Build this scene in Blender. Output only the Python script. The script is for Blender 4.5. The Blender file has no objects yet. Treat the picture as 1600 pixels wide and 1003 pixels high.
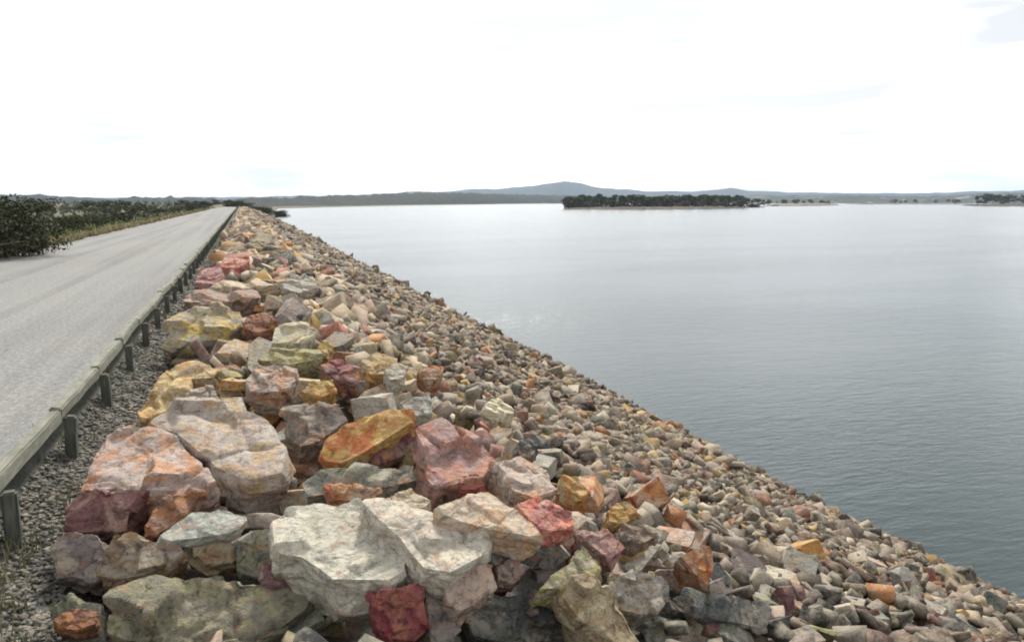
import bpy, bmesh, math, random
import numpy as np
from mathutils import Vector, Matrix, noise as mnoise

random.seed(7)
rng = np.random.default_rng(11)
S = bpy.context.scene
COL = S.collection

# ------------------------------------------------------------------ camera
F_PX, CX, CY, HORIZON = 1244.0, 800.0, 501.5, 316.0
CAM_Z = 1.75                       # eye height above the road
PITCH = math.atan((CY - HORIZON) / F_PX)
YAW = math.atan(423.0 * math.cos(PITCH) / F_PX)
cam_d = bpy.data.cameras.new('camera')
cam_d.lens = F_PX / 1600 * 36.0
cam_d.sensor_width = 36.0
cam_d.clip_start = 0.05
cam_d.clip_end = 40000
cam = bpy.data.objects.new('camera', cam_d)
COL.objects.link(cam)
cam.location = (0, 0, CAM_Z)
cam.rotation_euler = (math.pi / 2 - PITCH, 0, -YAW)
S.camera = cam

# ------------------------------------------------------------------ world, sun, exposure
SUN_EL, SUN_AZ = math.radians(43), math.radians(20)     # azimuth east of +Y (the dam runs along +Y)
w = bpy.data.worlds.new('World')
S.world = w
w.use_nodes = True
nt = w.node_tree
nt.nodes.clear()
out = nt.nodes.new('ShaderNodeOutputWorld')
bg = nt.nodes.new('ShaderNodeBackground')
bg.inputs['Strength'].default_value = 0.1
sky = nt.nodes.new('ShaderNodeTexSky')
sky.sky_type = 'NISHITA'
sky.sun_disc = False
sky.sun_elevation = SUN_EL
sky.sun_rotation = SUN_AZ
tc = nt.nodes.new('ShaderNodeTexCoord')
sep = nt.nodes.new('ShaderNodeSeparateXYZ')
nt.links.new(tc.outputs['Generated'], sep.inputs[0])
mp = nt.nodes.new('ShaderNodeMapping')
mp.inputs['Scale'].default_value = (1.0, 1.0, 6.5)
nt.links.new(tc.outputs['Generated'], mp.inputs[0])
nz = nt.nodes.new('ShaderNodeTexNoise')
nz.inputs['Scale'].default_value = 4.2
nz.inputs['Detail'].default_value = 2.2
nz.inputs['Roughness'].default_value = 0.5
nt.links.new(mp.outputs[0], nz.inputs['Vector'])
# cloud deck: bright white low down, made dimmer in the unseen part overhead to shape reflections and contrast, one smooth change
elev = nt.nodes.new('ShaderNodeMath'); elev.operation = 'MULTIPLY_ADD'
nt.links.new(sep.outputs['Z'], elev.inputs[0])
elev.inputs[1].default_value = -7.0
elev.inputs[2].default_value = 14.2
cl = nt.nodes.new('ShaderNodeMapRange')
cl.inputs['From Min'].default_value = 0.36
cl.inputs['From Max'].default_value = 0.64
cl.inputs['To Min'].default_value = 0.50
cl.inputs['To Max'].default_value = 1.14
nt.links.new(nz.outputs['Fac'], cl.inputs['Value'])
mul = nt.nodes.new('ShaderNodeMath'); mul.operation = 'MULTIPLY'
nt.links.new(elev.outputs[0], mul.inputs[0]); nt.links.new(cl.outputs[0], mul.inputs[1])
# thin cloud glows broadly round the veiled sun
sdir = (math.sin(SUN_AZ) * math.cos(SUN_EL), math.cos(SUN_AZ) * math.cos(SUN_EL), math.sin(SUN_EL))
dt = nt.nodes.new('ShaderNodeVectorMath'); dt.operation = 'DOT_PRODUCT'
nt.links.new(tc.outputs['Generated'], dt.inputs[0]); dt.inputs[1].default_value = sdir
mx0 = nt.nodes.new('ShaderNodeMath'); mx0.operation = 'MAXIMUM'
nt.links.new(dt.outputs['Value'], mx0.inputs[0]); mx0.inputs[1].default_value = 0.0
pw = nt.nodes.new('ShaderNodeMath'); pw.operation = 'POWER'
nt.links.new(mx0.outputs[0], pw.inputs[0]); pw.inputs[1].default_value = 5.0
ga = nt.nodes.new('ShaderNodeMath'); ga.operation = 'MULTIPLY_ADD'
nt.links.new(pw.outputs[0], ga.inputs[0]); ga.inputs[1].default_value = 0.5; ga.inputs[2].default_value = 1.0
mul2 = nt.nodes.new('ShaderNodeMath'); mul2.operation = 'MULTIPLY'
nt.links.new(mul.outputs[0], mul2.inputs[0]); nt.links.new(ga.outputs[0], mul2.inputs[1])
mul = mul2
comb = nt.nodes.new('ShaderNodeCombineColor')
for i, k in enumerate((1.0, 1.0, 1.0)):
    nt.links.new(mul.outputs[0], comb.inputs[i])
mixs = nt.nodes.new('ShaderNodeMix'); mixs.data_type = 'RGBA'
cf = nt.nodes.new('ShaderNodeMapRange')
cf.inputs['From Min'].default_value = 0.34
cf.inputs['From Max'].default_value = 0.5
cf.inputs['To Min'].default_value = 0.84
cf.inputs['To Max'].default_value = 0.97
nt.links.new(nz.outputs['Fac'], cf.inputs['Value'])
nt.links.new(cf.outputs[0], mixs.inputs['Factor'])
nt.links.new(sky.outputs[0], mixs.inputs['A'])
nt.links.new(comb.outputs[0], mixs.inputs['B'])
nt.links.new(mixs.outputs['Result'], bg.inputs['Color'])
nt.links.new(bg.outputs[0], out.inputs[0])

sun_d = bpy.data.lights.new('sun', 'SUN')
sun_d.energy = 4.6
sun_d.angle = math.radians(10)
sun_d.color = (1.0, 0.95, 0.87)
sun = bpy.data.objects.new('sun', sun_d)
COL.objects.link(sun)
sd = Vector((math.sin(SUN_AZ) * math.cos(SUN_EL), math.cos(SUN_AZ) * math.cos(SUN_EL), math.sin(SUN_EL)))
sun.rotation_euler = sd.to_track_quat('Z', 'Y').to_euler()
sun.location = (0, 0, 50)

S.view_settings.view_transform = 'Standard'
S.view_settings.look = 'None'
S.view_settings.exposure = 0.36
S.view_settings.gamma = 1.0
S.view_settings.use_curve_mapping = False
S.render.engine = 'CYCLES'
S.cycles.use_denoising = True
S.cycles.filter_width = 1.9
S.cycles.max_bounces = 6
S.cycles.volume_bounces = 0
S.cycles.use_adaptive_sampling = False

# ------------------------------------------------------------------ helpers
_Fv = Vector((math.sin(YAW) * math.cos(PITCH), math.cos(YAW) * math.cos(PITCH), -math.sin(PITCH)))
_Rv = Vector((math.cos(YAW), -math.sin(YAW), 0))
_Uv = _Rv.cross(_Fv)
EYE = Vector((0, 0, CAM_Z))
_Fh = Vector((math.sin(YAW), math.cos(YAW), 0))


def ray(px, py):
    return _Fv + _Rv * ((px - CX) / F_PX) + _Uv * ((CY - py) / F_PX)


def on_z(px, py, z):
    d = ray(px, py)
    return EYE + d * ((z - CAM_Z) / d.z)


def on_plane(px, py, p0, n):
    d = ray(px, py)
    return EYE + d * ((p0 - EYE).dot(n) / d.dot(n))


def at_depth(px, D):
    d = ray(px, HORIZON)
    d = Vector((d.x, d.y, 0))
    d = d * (1.0 / d.dot(_Fh))
    return Vector((d.x * D, d.y * D, 0))


def project(p):
    v = p - EYE
    z = v.dot(_Fv)
    if z <= 0.05:
        return None
    return (CX + F_PX * v.dot(_Rv) / z, CY - F_PX * v.dot(_Uv) / z, z)


def link_mesh(name, me, mat=None, parent=None):
    o = bpy.data.objects.new(name, me)
    COL.objects.link(o)
    if mat is not None:
        me.materials.clear()
        me.materials.append(mat)
    if parent is not None:
        o.parent = parent
    return o


def tag(o, label=None, cat=None, group=None, kind=None):
    if label: o['label'] = label
    if cat: o['category'] = cat
    if group: o['group'] = group
    if kind: o['kind'] = kind
    return o


def mesh_np(name, verts, tris, cols=None, smooth=False):
    me = bpy.data.meshes.new(name)
    nv, ntr = len(verts), len(tris)
    k = tris.shape[1]
    me.vertices.add(nv)
    me.vertices.foreach_set('co', np.ascontiguousarray(verts, np.float32).ravel())
    me.loops.add(ntr * k)
    me.loops.foreach_set('vertex_index', np.ascontiguousarray(tris, np.int32).ravel())
    me.polygons.add(ntr)
    me.polygons.foreach_set('loop_start', np.arange(0, ntr * k, k, dtype=np.int32))
    if smooth:
        me.polygons.foreach_set('use_smooth', np.ones(ntr, bool))
    me.update(calc_edges=True)
    if cols is not None:
        a = me.attributes.new('tone', 'FLOAT_COLOR', 'POINT')
        c = np.ones((nv, 4), np.float32)
        c[:, :3] = cols
        a.data.foreach_set('color', c.ravel())
    me.validate()
    return me


def fbm(x, y, z=0.0, H=0.9, oct=5):
    return mnoise.fractal(Vector((x, y, z)), H, 2.0, oct, noise_basis='PERLIN_ORIGINAL')


# ------------------------------------------------------------------ material kit
class MK:
    def __init__(self, name):
        self.m = bpy.data.materials.new(name)
        self.m.use_nodes = True
        self.t = self.m.node_tree
        self.b = self.t.nodes['Principled BSDF']
        self.pos = self.t.nodes.new('ShaderNodeNewGeometry').outputs['Position']

    def node(self, ty):
        return self.t.nodes.new(ty)

    def link(self, a, b):
        self.t.links.new(a, b)

    def noise(self, scale, detail=4, rough=0.55, vec=None, dist=0.0):
        n = self.node('ShaderNodeTexNoise')
        n.inputs['Scale'].default_value = scale
        n.inputs['Detail'].default_value = detail
        n.inputs['Roughness'].default_value = rough
        n.inputs['Distortion'].default_value = dist
        self.link(vec if vec is not None else self.pos, n.inputs['Vector'])
        return n.outputs['Fac']

    def rng(self, v, a, b, c=0.0, d=1.0):
        n = self.node('ShaderNodeMapRange')
        n.inputs['From Min'].default_value = a
        n.inputs['From Max'].default_value = b
        n.inputs['To Min'].default_value = c
        n.inputs['To Max'].default_value = d
        self.link(v, n.inputs['Value'])
        return n.outputs[0]

    def mix(self, fac, a, b, mode='MIX'):
        n = self.node('ShaderNodeMix')
        n.data_type = 'RGBA'
        n.blend_type = mode
        for sock, v in (('Factor', fac), ('A', a), ('B', b)):
            if isinstance(v, (int, float)):
                n.inputs[sock].default_value = v
            elif isinstance(v, tuple):
                n.inputs[sock].default_value = (*v, 1)
            else:
                self.link(v, n.inputs[sock])
        return n.outputs['Result']

    def mapping(self, scale=(1, 1, 1), rot=(0, 0, 0), vec=None):
        n = self.node('ShaderNodeMapping')
        n.inputs['Scale'].default_value = scale
        n.inputs['Rotation'].default_value = rot
        self.link(vec if vec is not None else self.pos, n.inputs['Vector'])
        return n.outputs[0]

    def bump(self, h, strength, dist, prev=None):
        n = self.node('ShaderNodeBump')
        n.inputs['Strength'].default_value = strength
        n.inputs['Distance'].default_value = dist
        self.link(h, n.inputs['Height'])
        if prev is not None:
            self.link(prev, n.inputs['Normal'])
        return n.outputs[0]

    def done(self, col, rough=0.9, normal=None, spec=0.2):
        if isinstance(col, tuple):
            self.b.inputs['Base Color'].default_value = (*col, 1)
        else:
            self.link(col, self.b.inputs['Base Color'])
        self.b.inputs['Roughness'].default_value = rough
        self.b.inputs['Specular IOR Level'].default_value = spec
        if normal is not None:
            self.link(normal, self.b.inputs['Normal'])
        return self.m


def shifted_pos(k):
    """world position moved by a random amount per object, so no two stones share one pattern"""
    oi = k.node('ShaderNodeObjectInfo')
    m = k.node('ShaderNodeMath'); m.operation = 'MULTIPLY'
    m.inputs[1].default_value = 57.0
    k.link(oi.outputs['Random'], m.inputs[0])
    a = k.node('ShaderNodeVectorMath'); a.operation = 'ADD'
    k.link(k.pos, a.inputs[0]); k.link(m.outputs[0], a.inputs[1])
    return a.outputs[0], oi.outputs['Random']


def rock_mat(name, A, B, C, camt=0.35, speck=0.5, crust=0.7):
    """A main stone colour, B second mineral tone, C iron / lichen stain"""
    k = MK(name)
    v, rnd = shifted_pos(k)
    str_v = k.mapping((1.2, 1.2, 7.0), (0.35, 0.25, 0.4), v)
    n1 = k.noise(2.6, 5, 0.6, v, 0.6)
    n2 = k.noise(2.2, 6, 0.65, str_v, 0.8)
    n3 = k.noise(5.5, 5, 0.6, v, 1.2)
    n4 = k.noise(38, 4, 0.7, v)
    n5 = k.noise(130, 2, 0.6, v)
    c = k.mix(k.rng(n1, 0.38, 0.62), A, B)
    nc = k.noise(1.7, 5, 0.62, k.mapping((1.4, 1, 1.8), (0.5, 0.2, 0.1), v), 1.0)
    c = k.mix(k.rng(n2, 0.47, 0.60, 0, 0.55), c, tuple(x * 0.55 + 0.05 for x in B))
    if crust: c = k.mix(k.rng(nc, 0.47, 0.60, 0, crust), c, (.40, .355, .29))
    c = k.mix(k.rng(n3, 0.58 - camt * 0.25, 0.68 - camt * 0.2, 0, 0.9), c, C)
    c = k.mix(k.rng(n4, 0.36, 0.48, speck, 0), c, tuple(x * 0.30 for x in A))
    n6 = k.noise(14, 5, 0.7, v, 0.8)
    c = k.mix(k.rng(n6, 0.34, 0.48, 0.85, 0), c, tuple(x * 0.36 for x in B))
    ns = k.noise(3.2, 5, 0.65, k.mapping((1.5, 1.5, 4.0), (0.7, 0.1, 0.9), v), 1.5)
    c = k.mix(k.rng(ns, 0.56, 0.64, 0, 0.55), c, (.30, .155, .085))
    c = k.mix(k.rng(n6, 0.56, 0.70, 0, 0.45), c, tuple(min(.62, x * 1.25 + .05) for x in A))
    c = k.mix(k.rng(n5, 0.58, 0.72, 0, 0.3), c, tuple(min(0.7, x * 1.5 + 0.06) for x in A))
    val = k.rng(rnd, 0, 1, 0.82, 1.14)
    hs = k.node('ShaderNodeHueSaturation')
    k.link(val, hs.inputs['Value']); k.link(c, hs.inputs['Color'])
    b = k.bump(n2, 0.6, 0.045)
    b = k.bump(n6, 0.6, 0.03, b)
    b = k.bump(n4, 0.7, 0.014, b)
    b = k.bump(n5, 0.35, 0.004, b)
    return k.done(hs.outputs[0], 0.88, b, 0.25)


PAL = {
    # name: (A, B, C, stain amount)
    'pale grey':   ((.47, .45, .39), (.37, .345, .29), (.42, .34, .23), .30),
    'cream':       ((.50, .44, .33), (.42, .35, .26), (.45, .29, .14), .35),
    'pinkish':     ((.42, .345, .29), (.35, .275, .235), (.42, .22, .12), .40),
    'yellow':      ((.50, .38, .16), (.44, .28, .09), (.42, .18, .05), .45),
    'orange':      ((.46, .25, .10), (.42, .17, .06), (.30, .08, .04), .35),
    'rusty':       ((.27, .13, .08), (.20, .09, .07), (.36, .17, .07), .35),
    'red':         ((.32, .12, .09), (.24, .09, .08), (.42, .20, .10), .30),
    'maroon':      ((.19, .085, .085), (.15, .09, .09), (.28, .20, .17), .30),
    'purple-grey': ((.235, .195, .185), (.18, .15, .145), (.34, .29, .22), .35),
    'grey':        ((.28, .265, .23), (.20, .19, .165), (.33, .25, .15), .35),
    'green-grey':  ((.17, .18, .15), (.12, .135, .12), (.25, .25, .15), .35),
    'dark':        ((.075, .082, .08), (.05, .058, .06), (.13, .13, .10), .25),
    'olive':       ((.27, .25, .14), (.20, .19, .11), (.33, .28, .10), .40),
    'brown':       ((.24, .18, .13), (.17, .13, .10), (.32, .21, .10), .35),
}
RM = {k: rock_mat(k.replace('-', '_').replace(' ', '_') + '_stone', a, b, c, s) for k, (a, b, c, s) in PAL.items()}


def stuff_stone_mat():
    k = MK('mixed_stone')
    at = k.node('ShaderNodeAttribute'); at.attribute_name = 'tone'
    n1 = k.noise(9, 4, 0.65)
    n2 = k.noise(45, 3, 0.65)
    c = k.mix(k.rng(n1, 0.42, 0.62, 0, 0.5), at.outputs['Color'], (.36, .31, .245))
    dk = k.mix(1.0, c, (.45, .43, .42), 'MULTIPLY')
    c = k.mix(k.rng(n2, 0.34, 0.5, 0.55, 0), c, dk)
    b = k.bump(n1, 0.4, 0.03)
    b = k.bump(n2, 0.5, 0.012, b)
    return k.done(c, 0.9, b, 0.2)


M_STONES = stuff_stone_mat()


def ground_mat():
    k = MK('scrubby_ground')
    n1 = k.noise(0.02, 6, 0.6)
    n2 = k.noise(0.25, 5, 0.6)
    n3 = k.noise(3.0, 4, 0.6)
    c = k.mix(k.rng(n1, 0.4, 0.6), (.06, .065, .038), (.13, .115, .065))
    c = k.mix(k.rng(n2, 0.42, 0.62), c, (.085, .09, .05))
    c = k.mix(k.rng(n3, 0.4, 0.65, 0, 0.5), c, (.16, .14, .085))
    return k.done(c, 0.95, k.bump(n3, 0.5, 0.08))


def bed_mat():
    k = MK('dark_rubble_bed')
    n1 = k.noise(6, 5, 0.6)
    n2 = k.noise(40, 3, 0.6)
    c = k.mix(k.rng(n1, 0.35, 0.65), (.07, .068, .06), (.14, .125, .105))
    c = k.mix(k.rng(n2, 0.4, 0.6, 0, 0.5), c, (.05, .05, .045))
    return k.done(c, 0.95, k.bump(n2, 0.8, 0.03))


def road_mat():
    k = MK('gravel_road')
    long_v = k.mapping((1.0, 0.045, 1.0))
    lanes = k.noise(1.1, 4, 0.55, long_v)
    n1 = k.noise(0.35, 5, 0.6)
    n2 = k.noise(9, 4, 0.65)
    n3 = k.noise(70, 3, 0.7)
    n4 = k.noise(28, 3, 0.6)
    c = k.mix(k.rng(lanes, 0.36, 0.62), (.165, .167, .160), (.235, .235, .224))
    c = k.mix(k.rng(n1, 0.4, 0.65, 0, 0.4), c, (.27, .255, .225))
    c = k.mix(k.rng(n2, 0.35, 0.6, 0.5, 0), c, (.15, .152, .148))
    tv = k.mapping((1.0, 0.012, 1.0)); tr = k.noise(1.9, 2, 0.5, tv)
    c = k.mix(k.rng(tr, 0.44, 0.56, 0, 0.4), c, (.30, .30, .285))
    n7 = k.noise(17, 4, 0.75)
    c = k.mix(k.rng(n7, 0.38, 0.55, 0.6, 0), c, (.115, .117, .115))
    c = k.mix(k.rng(n7, 0.55, 0.68, 0, 0.5), c, (.33, .33, .32))
    c = k.mix(k.rng(n3, 0.3, 0.5, 0.6, 0), c, (.10, .10, .10))
    c = k.mix(k.rng(n4, 0.60, 0.70, 0, 0.7), c, (.40, .395, .38))
    b = k.bump(n2, 0.5, 0.03)
    b = k.bump(n7, 0.6, 0.02, b)
    b = k.bump(n3, 0.7, 0.012, b)
    return k.done(c, 0.93, b)


def gully_mat():
    k = MK('gully_gravel')
    n1 = k.noise(3, 4, 0.6)
    n2 = k.noise(30, 4, 0.7)
    c = k.mix(k.rng(n1, 0.4, 0.62), (.10, .10, .09), (.065, .075, .055))
    c = k.mix(k.rng(n2, 0.42, 0.58, 0.6, 0), c, (.05, .052, .048))
    return k.done(c, 0.95, k.bump(n2, 0.9, 0.02))


def water_mat():
    k = MK('lake_water')
    v1 = k.mapping((0.75, 1.9, 1.0), (0, 0, 0.30))
    a = k.noise(0.55, 3, 0.55, v1, 0.3)
    v2 = k.mapping((0.8, 2.4, 1.0), (0, 0, 0.42))
    b_ = k.noise(1.9, 4, 0.6, v2, 0.4)
    v3 = k.mapping((1.0, 1.6, 1.0), (0, 0, 0.1))
    c = k.noise(7.0, 3, 0.6, v3)
    patch = k.noise(0.03, 4, 0.6, k.mapping((0.5, 1.4, 1), (0, 0, 0.3)))
    gust = k.noise(0.075, 3, 0.55, k.mapping((0.45, 1.5, 1), (0, 0, 0.25)))
    n = k.bump(a, 0.5, 0.055)
    n = k.bump(b_, 0.5, 0.068, n)
    k.link(k.rng(gust, 0.38, 0.62, 0.25, 0.6), n.node.inputs['Strength'])
    n = k.bump(c, 0.3, 0.008, n)
    col = k.mix(k.rng(patch, 0.4, 0.6), (.002, .017, .017), (.004, .022, .022))
    k.b.inputs['IOR'].default_value = 1.333
    m = k.done(col, 0.2, n, 0.5)
    return m


def timber_mat():
    k = MK('weathered_timber')
    v, rnd = shifted_pos(k)
    g = k.noise(3.0, 5, 0.6, k.mapping((14, 1.2, 14), (0, 0, 0), v))
    n = k.noise(7, 4, 0.6, v)
    c = k.mix(k.rng(g, 0.35, 0.65), (.14, .14, .115), (.24, .235, .19))
    c = k.mix(k.rng(n, 0.45, 0.62, 0, 0.6), c, (.115, .13, .09))
    return k.done(c, 0.9, k.bump(g, 0.6, 0.012))


def post_mat():
    k = MK('dark_post_timber')
    v, rnd = shifted_pos(k)
    g = k.noise(4.0, 5, 0.6, k.mapping((12, 12, 1.5), (0, 0, 0), v))
    c = k.mix(k.rng(g, 0.35, 0.65), (.05, .058, .05), (.12, .125, .10))
    return k.done(c, 0.9, k.bump(g, 0.6, 0.01))


def leaf_mat(name, a, b, dry):
    k = MK(name)
    n = k.noise(0.9, 4, 0.6)
    n2 = k.noise(7, 3, 0.6)
    oi = k.node('ShaderNodeObjectInfo')
    c = k.mix(k.rng(n2, 0.35, 0.65), a, b)
    c = k.mix(k.rng(n, 0.55, 0.72, 0, 0.6), c, dry)
    hs = k.node('ShaderNodeHueSaturation')
    k.link(k.rng(oi.outputs['Random'], 0, 1, 0.75, 1.25), hs.inputs['Value'])
    k.link(c, hs.inputs['Color'])
    return k.done(hs.outputs[0], 0.85, None, 0.1)


def bark_mat(name, a, b):
    k = MK(name)
    n = k.noise(5, 4, 0.6, k.mapping((3, 3, 0.6)))
    return k.done(k.mix(k.rng(n, 0.35, 0.65), a, b), 0.9, k.bump(n, 0.6, 0.02))


def hill_mat(name, a, b, scale, sand=None):
    k = MK(name)
    n = k.noise(scale, 6, 0.65)
    n2 = k.noise(scale * 6, 4, 0.65)
    c = k.mix(k.rng(n, 0.38, 0.62), a, b)
    c = k.mix(k.rng(n2, 0.4, 0.62, 0, 0.6), c, tuple(x * 0.55 for x in a))
    if sand:
        n3 = k.noise(scale * 1.4, 4, 0.6, k.mapping((1, 1, 1)))
        c = k.mix(k.rng(n3, 0.56, 0.66, 0, 0.9), c, sand)
    return k.done(c, 0.95, k.bump(n2, 0.8, 3.0))


def grass_mat(name, a, b):
    k = MK(name)
    n = k.noise(1.1, 4, 0.6)
    n2 = k.noise(14, 2, 0.6)
    c = k.mix(k.rng(n, 0.38, 0.6), a, b)
    c = k.mix(k.rng(n2, 0.4, 0.65, 0, 0.5), c, tuple(x * 1.4 for x in b))
    return k.done(c, 0.85)


M_GROUND, M_BED, M_ROAD, M_GULLY, M_WATER = ground_mat(), bed_mat(), road_mat(), gully_mat(), water_mat()
M_BEAM, M_POST = timber_mat(), post_mat()
M_LEAF = leaf_mat('gum_leaves', (.058, .068, .040), (.10, .105, .062), (.16, .14, .08))
M_LEAF_DARK = leaf_mat('shrub_leaves', (.030, .035, .021), (.055, .058, .033), (.095, .085, .048))
M_BARK = bark_mat('grey_bark', (.20, .17, .14), (.11, .095, .08))
M_PALEBARK = bark_mat('pale_bark', (.46, .42, .34), (.30, .27, .21))
M_GRASS = grass_mat('dry_grass', (.33, .28, .175), (.22, .195, .11))
M_WEED = grass_mat('weed_grass', (.13, .135, .075), (.20, .19, .11))
M_GREEN = grass_mat('green_grass', (.10, .14, .05), (.17, .20, .08))

# ------------------------------------------------------------------ dam cross-section and ground
ROAD_L, ROAD_R = -7.3, -1.52
WATER_Z = CAM_Z - 5.5
CREST_X, CREST_Z, RUN = 1.5, -0.2, 2.33
BED_DROP = 0.46
DAM_END = 300.0


def dam_z(x):
    if x < -28: return -9.0
    if x < ROAD_L - 1.6: return -9.0 + (x + 28) * (8.85 / (28 + ROAD_L - 1.6)) if x > -28 else -9.0
    if x < ROAD_L: return -0.06 - 0.05 * (ROAD_L - x)
    if x < ROAD_R: return -0.06
    if x < ROAD_R + 0.16: return -0.06 - (x - ROAD_R) / 0.16 * 0.18
    if x < -1.0: return -0.24 - 0.10 * (x - ROAD_R - .16) / (-1.0 - ROAD_R - .16)
    if x < -0.7: return -0.36 - (x + 1.0) / 0.3 * (BED_DROP - 0.16)
    if x < CREST_X: return CREST_Z - BED_DROP
    return max(-12.0, CREST_Z - BED_DROP - (x - CREST_X) / RUN)


# far shoreline of the lake (depth along the view against picture column), reached past the dam's end
SHORE = [at_depth(px, D) for px, D in ((418, 318), (424, 450), (436, 680), (540, 950), (650, 1350), (780, 2100), (900, 3300))]
SH_Y = np.array([p.y for p in SHORE]); SH_X = np.array([p.x for p in SHORE])


def land_z(x, y):
    sx = float(np.interp(y, SH_Y, SH_X))
    d = sx - x                                   # metres inland from the shoreline
    n = fbm(x * 0.012, y * 0.012, 3.0)
    if d < -40: return -12.0
    if d < 0: return WATER_Z + d * 0.2
    z = WATER_Z + min(d * 0.25, 4.6 if y < 380 else 1.2) + 0.5 * n * min(1, d / 30)
    return z


def ground_z(x, y):
    a = dam_z(x)
    if y < DAM_END - 30: return a
    t = min(1.0, (y - (DAM_END - 30)) / 60)
    t = t * t * (3 - 2 * t)
    b = land_z(x, y)
    if x < -9:
        v = min(1, (-9 - x) / 40)
        b = b * (1 - v) + v * (-8 + 7 * min(1, max(0, (y - 300) / 900)) + 1.5 * fbm(x * 0.01, y * 0.01, 1.0))
    return a * (1 - t) + b * t


gx = np.unique(np.concatenate([-np.geomspace(40, 11000, 46), np.linspace(-38, -10, 15), np.linspace(-9, -2, 15),
                               [ROAD_L, ROAD_R, ROAD_R + .16, -1.2, -1.0, -0.7], np.linspace(-0.4, 3, 12),
                               np.linspace(4, 34, 22), np.geomspace(38, 11000, 44)]))
gy = np.unique(np.concatenate([np.linspace(-400, -10, 8), np.linspace(-6, 30, 26), np.linspace(34, 260, 34),
                               np.linspace(265, 760, 60), np.geomspace(790, 12000, 44)]))
V = np.array([(x, y, ground_z(x, y)) for y in gy for x in gx])
nx = len(gx)
idx = np.arange(len(V)).reshape(len(gy), nx)
Q = np.stack([idx[:-1, :-1].ravel(), idx[:-1, 1:].ravel(), idx[1:, 1:].ravel(), idx[1:, :-1].ravel()], 1)
ground = link_mesh('ground', mesh_np('ground', V, Q), M_GROUND)
ground['kind'] = 'structure'
ground.data.materials.append(M_BED)
ground.data.materials.append(M_GULLY)
mi = np.zeros(len(Q), np.int32)
qc = V[Q].mean(1)
on_dam = qc[:, 1] < DAM_END
mi[(qc[:, 0] > -1.0) & on_dam] = 1
mi[(qc[:, 0] > ROAD_R) & (qc[:, 0] <= -1.0) & on_dam] = 2
ground.data.polygons.foreach_set('material_index', mi)


def strip(name, x0, x1, ys, z, mat, ripple=0.0, edge=0.0, nx_=14):
    vs = []
    for y in ys:
        e0 = edge * fbm(y * 0.35, 7.1) + edge * 0.6 * fbm(y * 1.7, 2.0)
        for i in range(nx_ + 1):
            x = x0 + (x1 - x0) * i / nx_ + (e0 if i == 0 else 0)
            vs.append((x, y, z + ripple * fbm(x * 0.8, y * 0.25, 2.0)))
    vs = np.array(vs)
    ii = np.arange(len(vs)).reshape(len(ys), nx_ + 1)
    q = np.stack([ii[:-1, :-1].ravel(), ii[:-1, 1:].ravel(), ii[1:, 1:].ravel(), ii[1:, :-1].ravel()], 1)
    o = link_mesh(name, mesh_np(name, vs, q, smooth=True), mat)
    o['kind'] = 'structure'
    return o


road_ys = np.concatenate([np.linspace(-20, 60, 160), np.linspace(61, 315, 120)])
strip('road', ROAD_L, ROAD_R, road_ys, 0.0, M_ROAD, 0.018, 0.28)
# the lake
wv = np.array([(-200, 4.0, 0), (11500, -350, 0), (11500, 11800, 0), (-200, 11800, 0)], float)
wv = np.array([(7.0, -380, WATER_Z), (11000, -380, WATER_Z), (11000, 11900, WATER_Z), (7.0, 11900, WATER_Z)])
lake = link_mesh('water', mesh_np('water', wv, np.array([[0, 1, 2, 3]])), M_WATER)
lake['kind'] = 'structure'

# ------------------------------------------------------------------ hills
def ridge(name, pts, depth, mat, amp, freq, seed, step=3.0, base=None, kind='structure', rows=7):
    """a long hill: pts = (picture column, row of the skyline, distance); a real heightfield with a back side"""
    P = np.array(pts, float)
    cols = np.arange(P[0, 0], P[-1, 0] + step, step)
    vs = []
    prof = [(-0.5, 0.0), (-0.38, 0.30), (-0.26, 0.58), (-0.14, 0.83), (0.0, 1.0), (0.2, 0.7), (0.5, 0.0)]
    for c in cols:
        yt = np.interp(c, P[:, 0], P[:, 1]); D = np.interp(c, P[:, 0], P[:, 2])
        bz = WATER_Z if base is None else base
        top = CAM_Z + (HORIZON - yt) / F_PX * D
        hgt = max(0.5, top - bz)
        endf = min(1.0, (c - P[0, 0]) / 12.0, (P[-1, 0] - c) / 12.0)
        hgt *= max(0.0, endf)
        for k, (dd, hh) in enumerate(prof):
            p = at_depth(c, D + (dd + 0.5) * depth)
            n = fbm(p.x * freq, p.y * freq, seed, 0.7, 6)
            z = bz - 0.8 + (hgt * hh) * (1 + 0.0 * n) + (amp * n * (hh ** 0.5) * max(0, endf))
            vs.append((p.x, p.y, z))
    vs = np.array(vs)
    ii = np.arange(len(vs)).reshape(len(cols), len(prof))
    q = np.stack([ii[:-1, :-1].ravel(), ii[1:, :-1].ravel(), ii[1:, 1:].ravel(), ii[:-1, 1:].ravel()], 1)
    o = link_mesh(name, mesh_np(name, vs, q, smooth=True), mat)
    o['kind'] = kind
    return o


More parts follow.
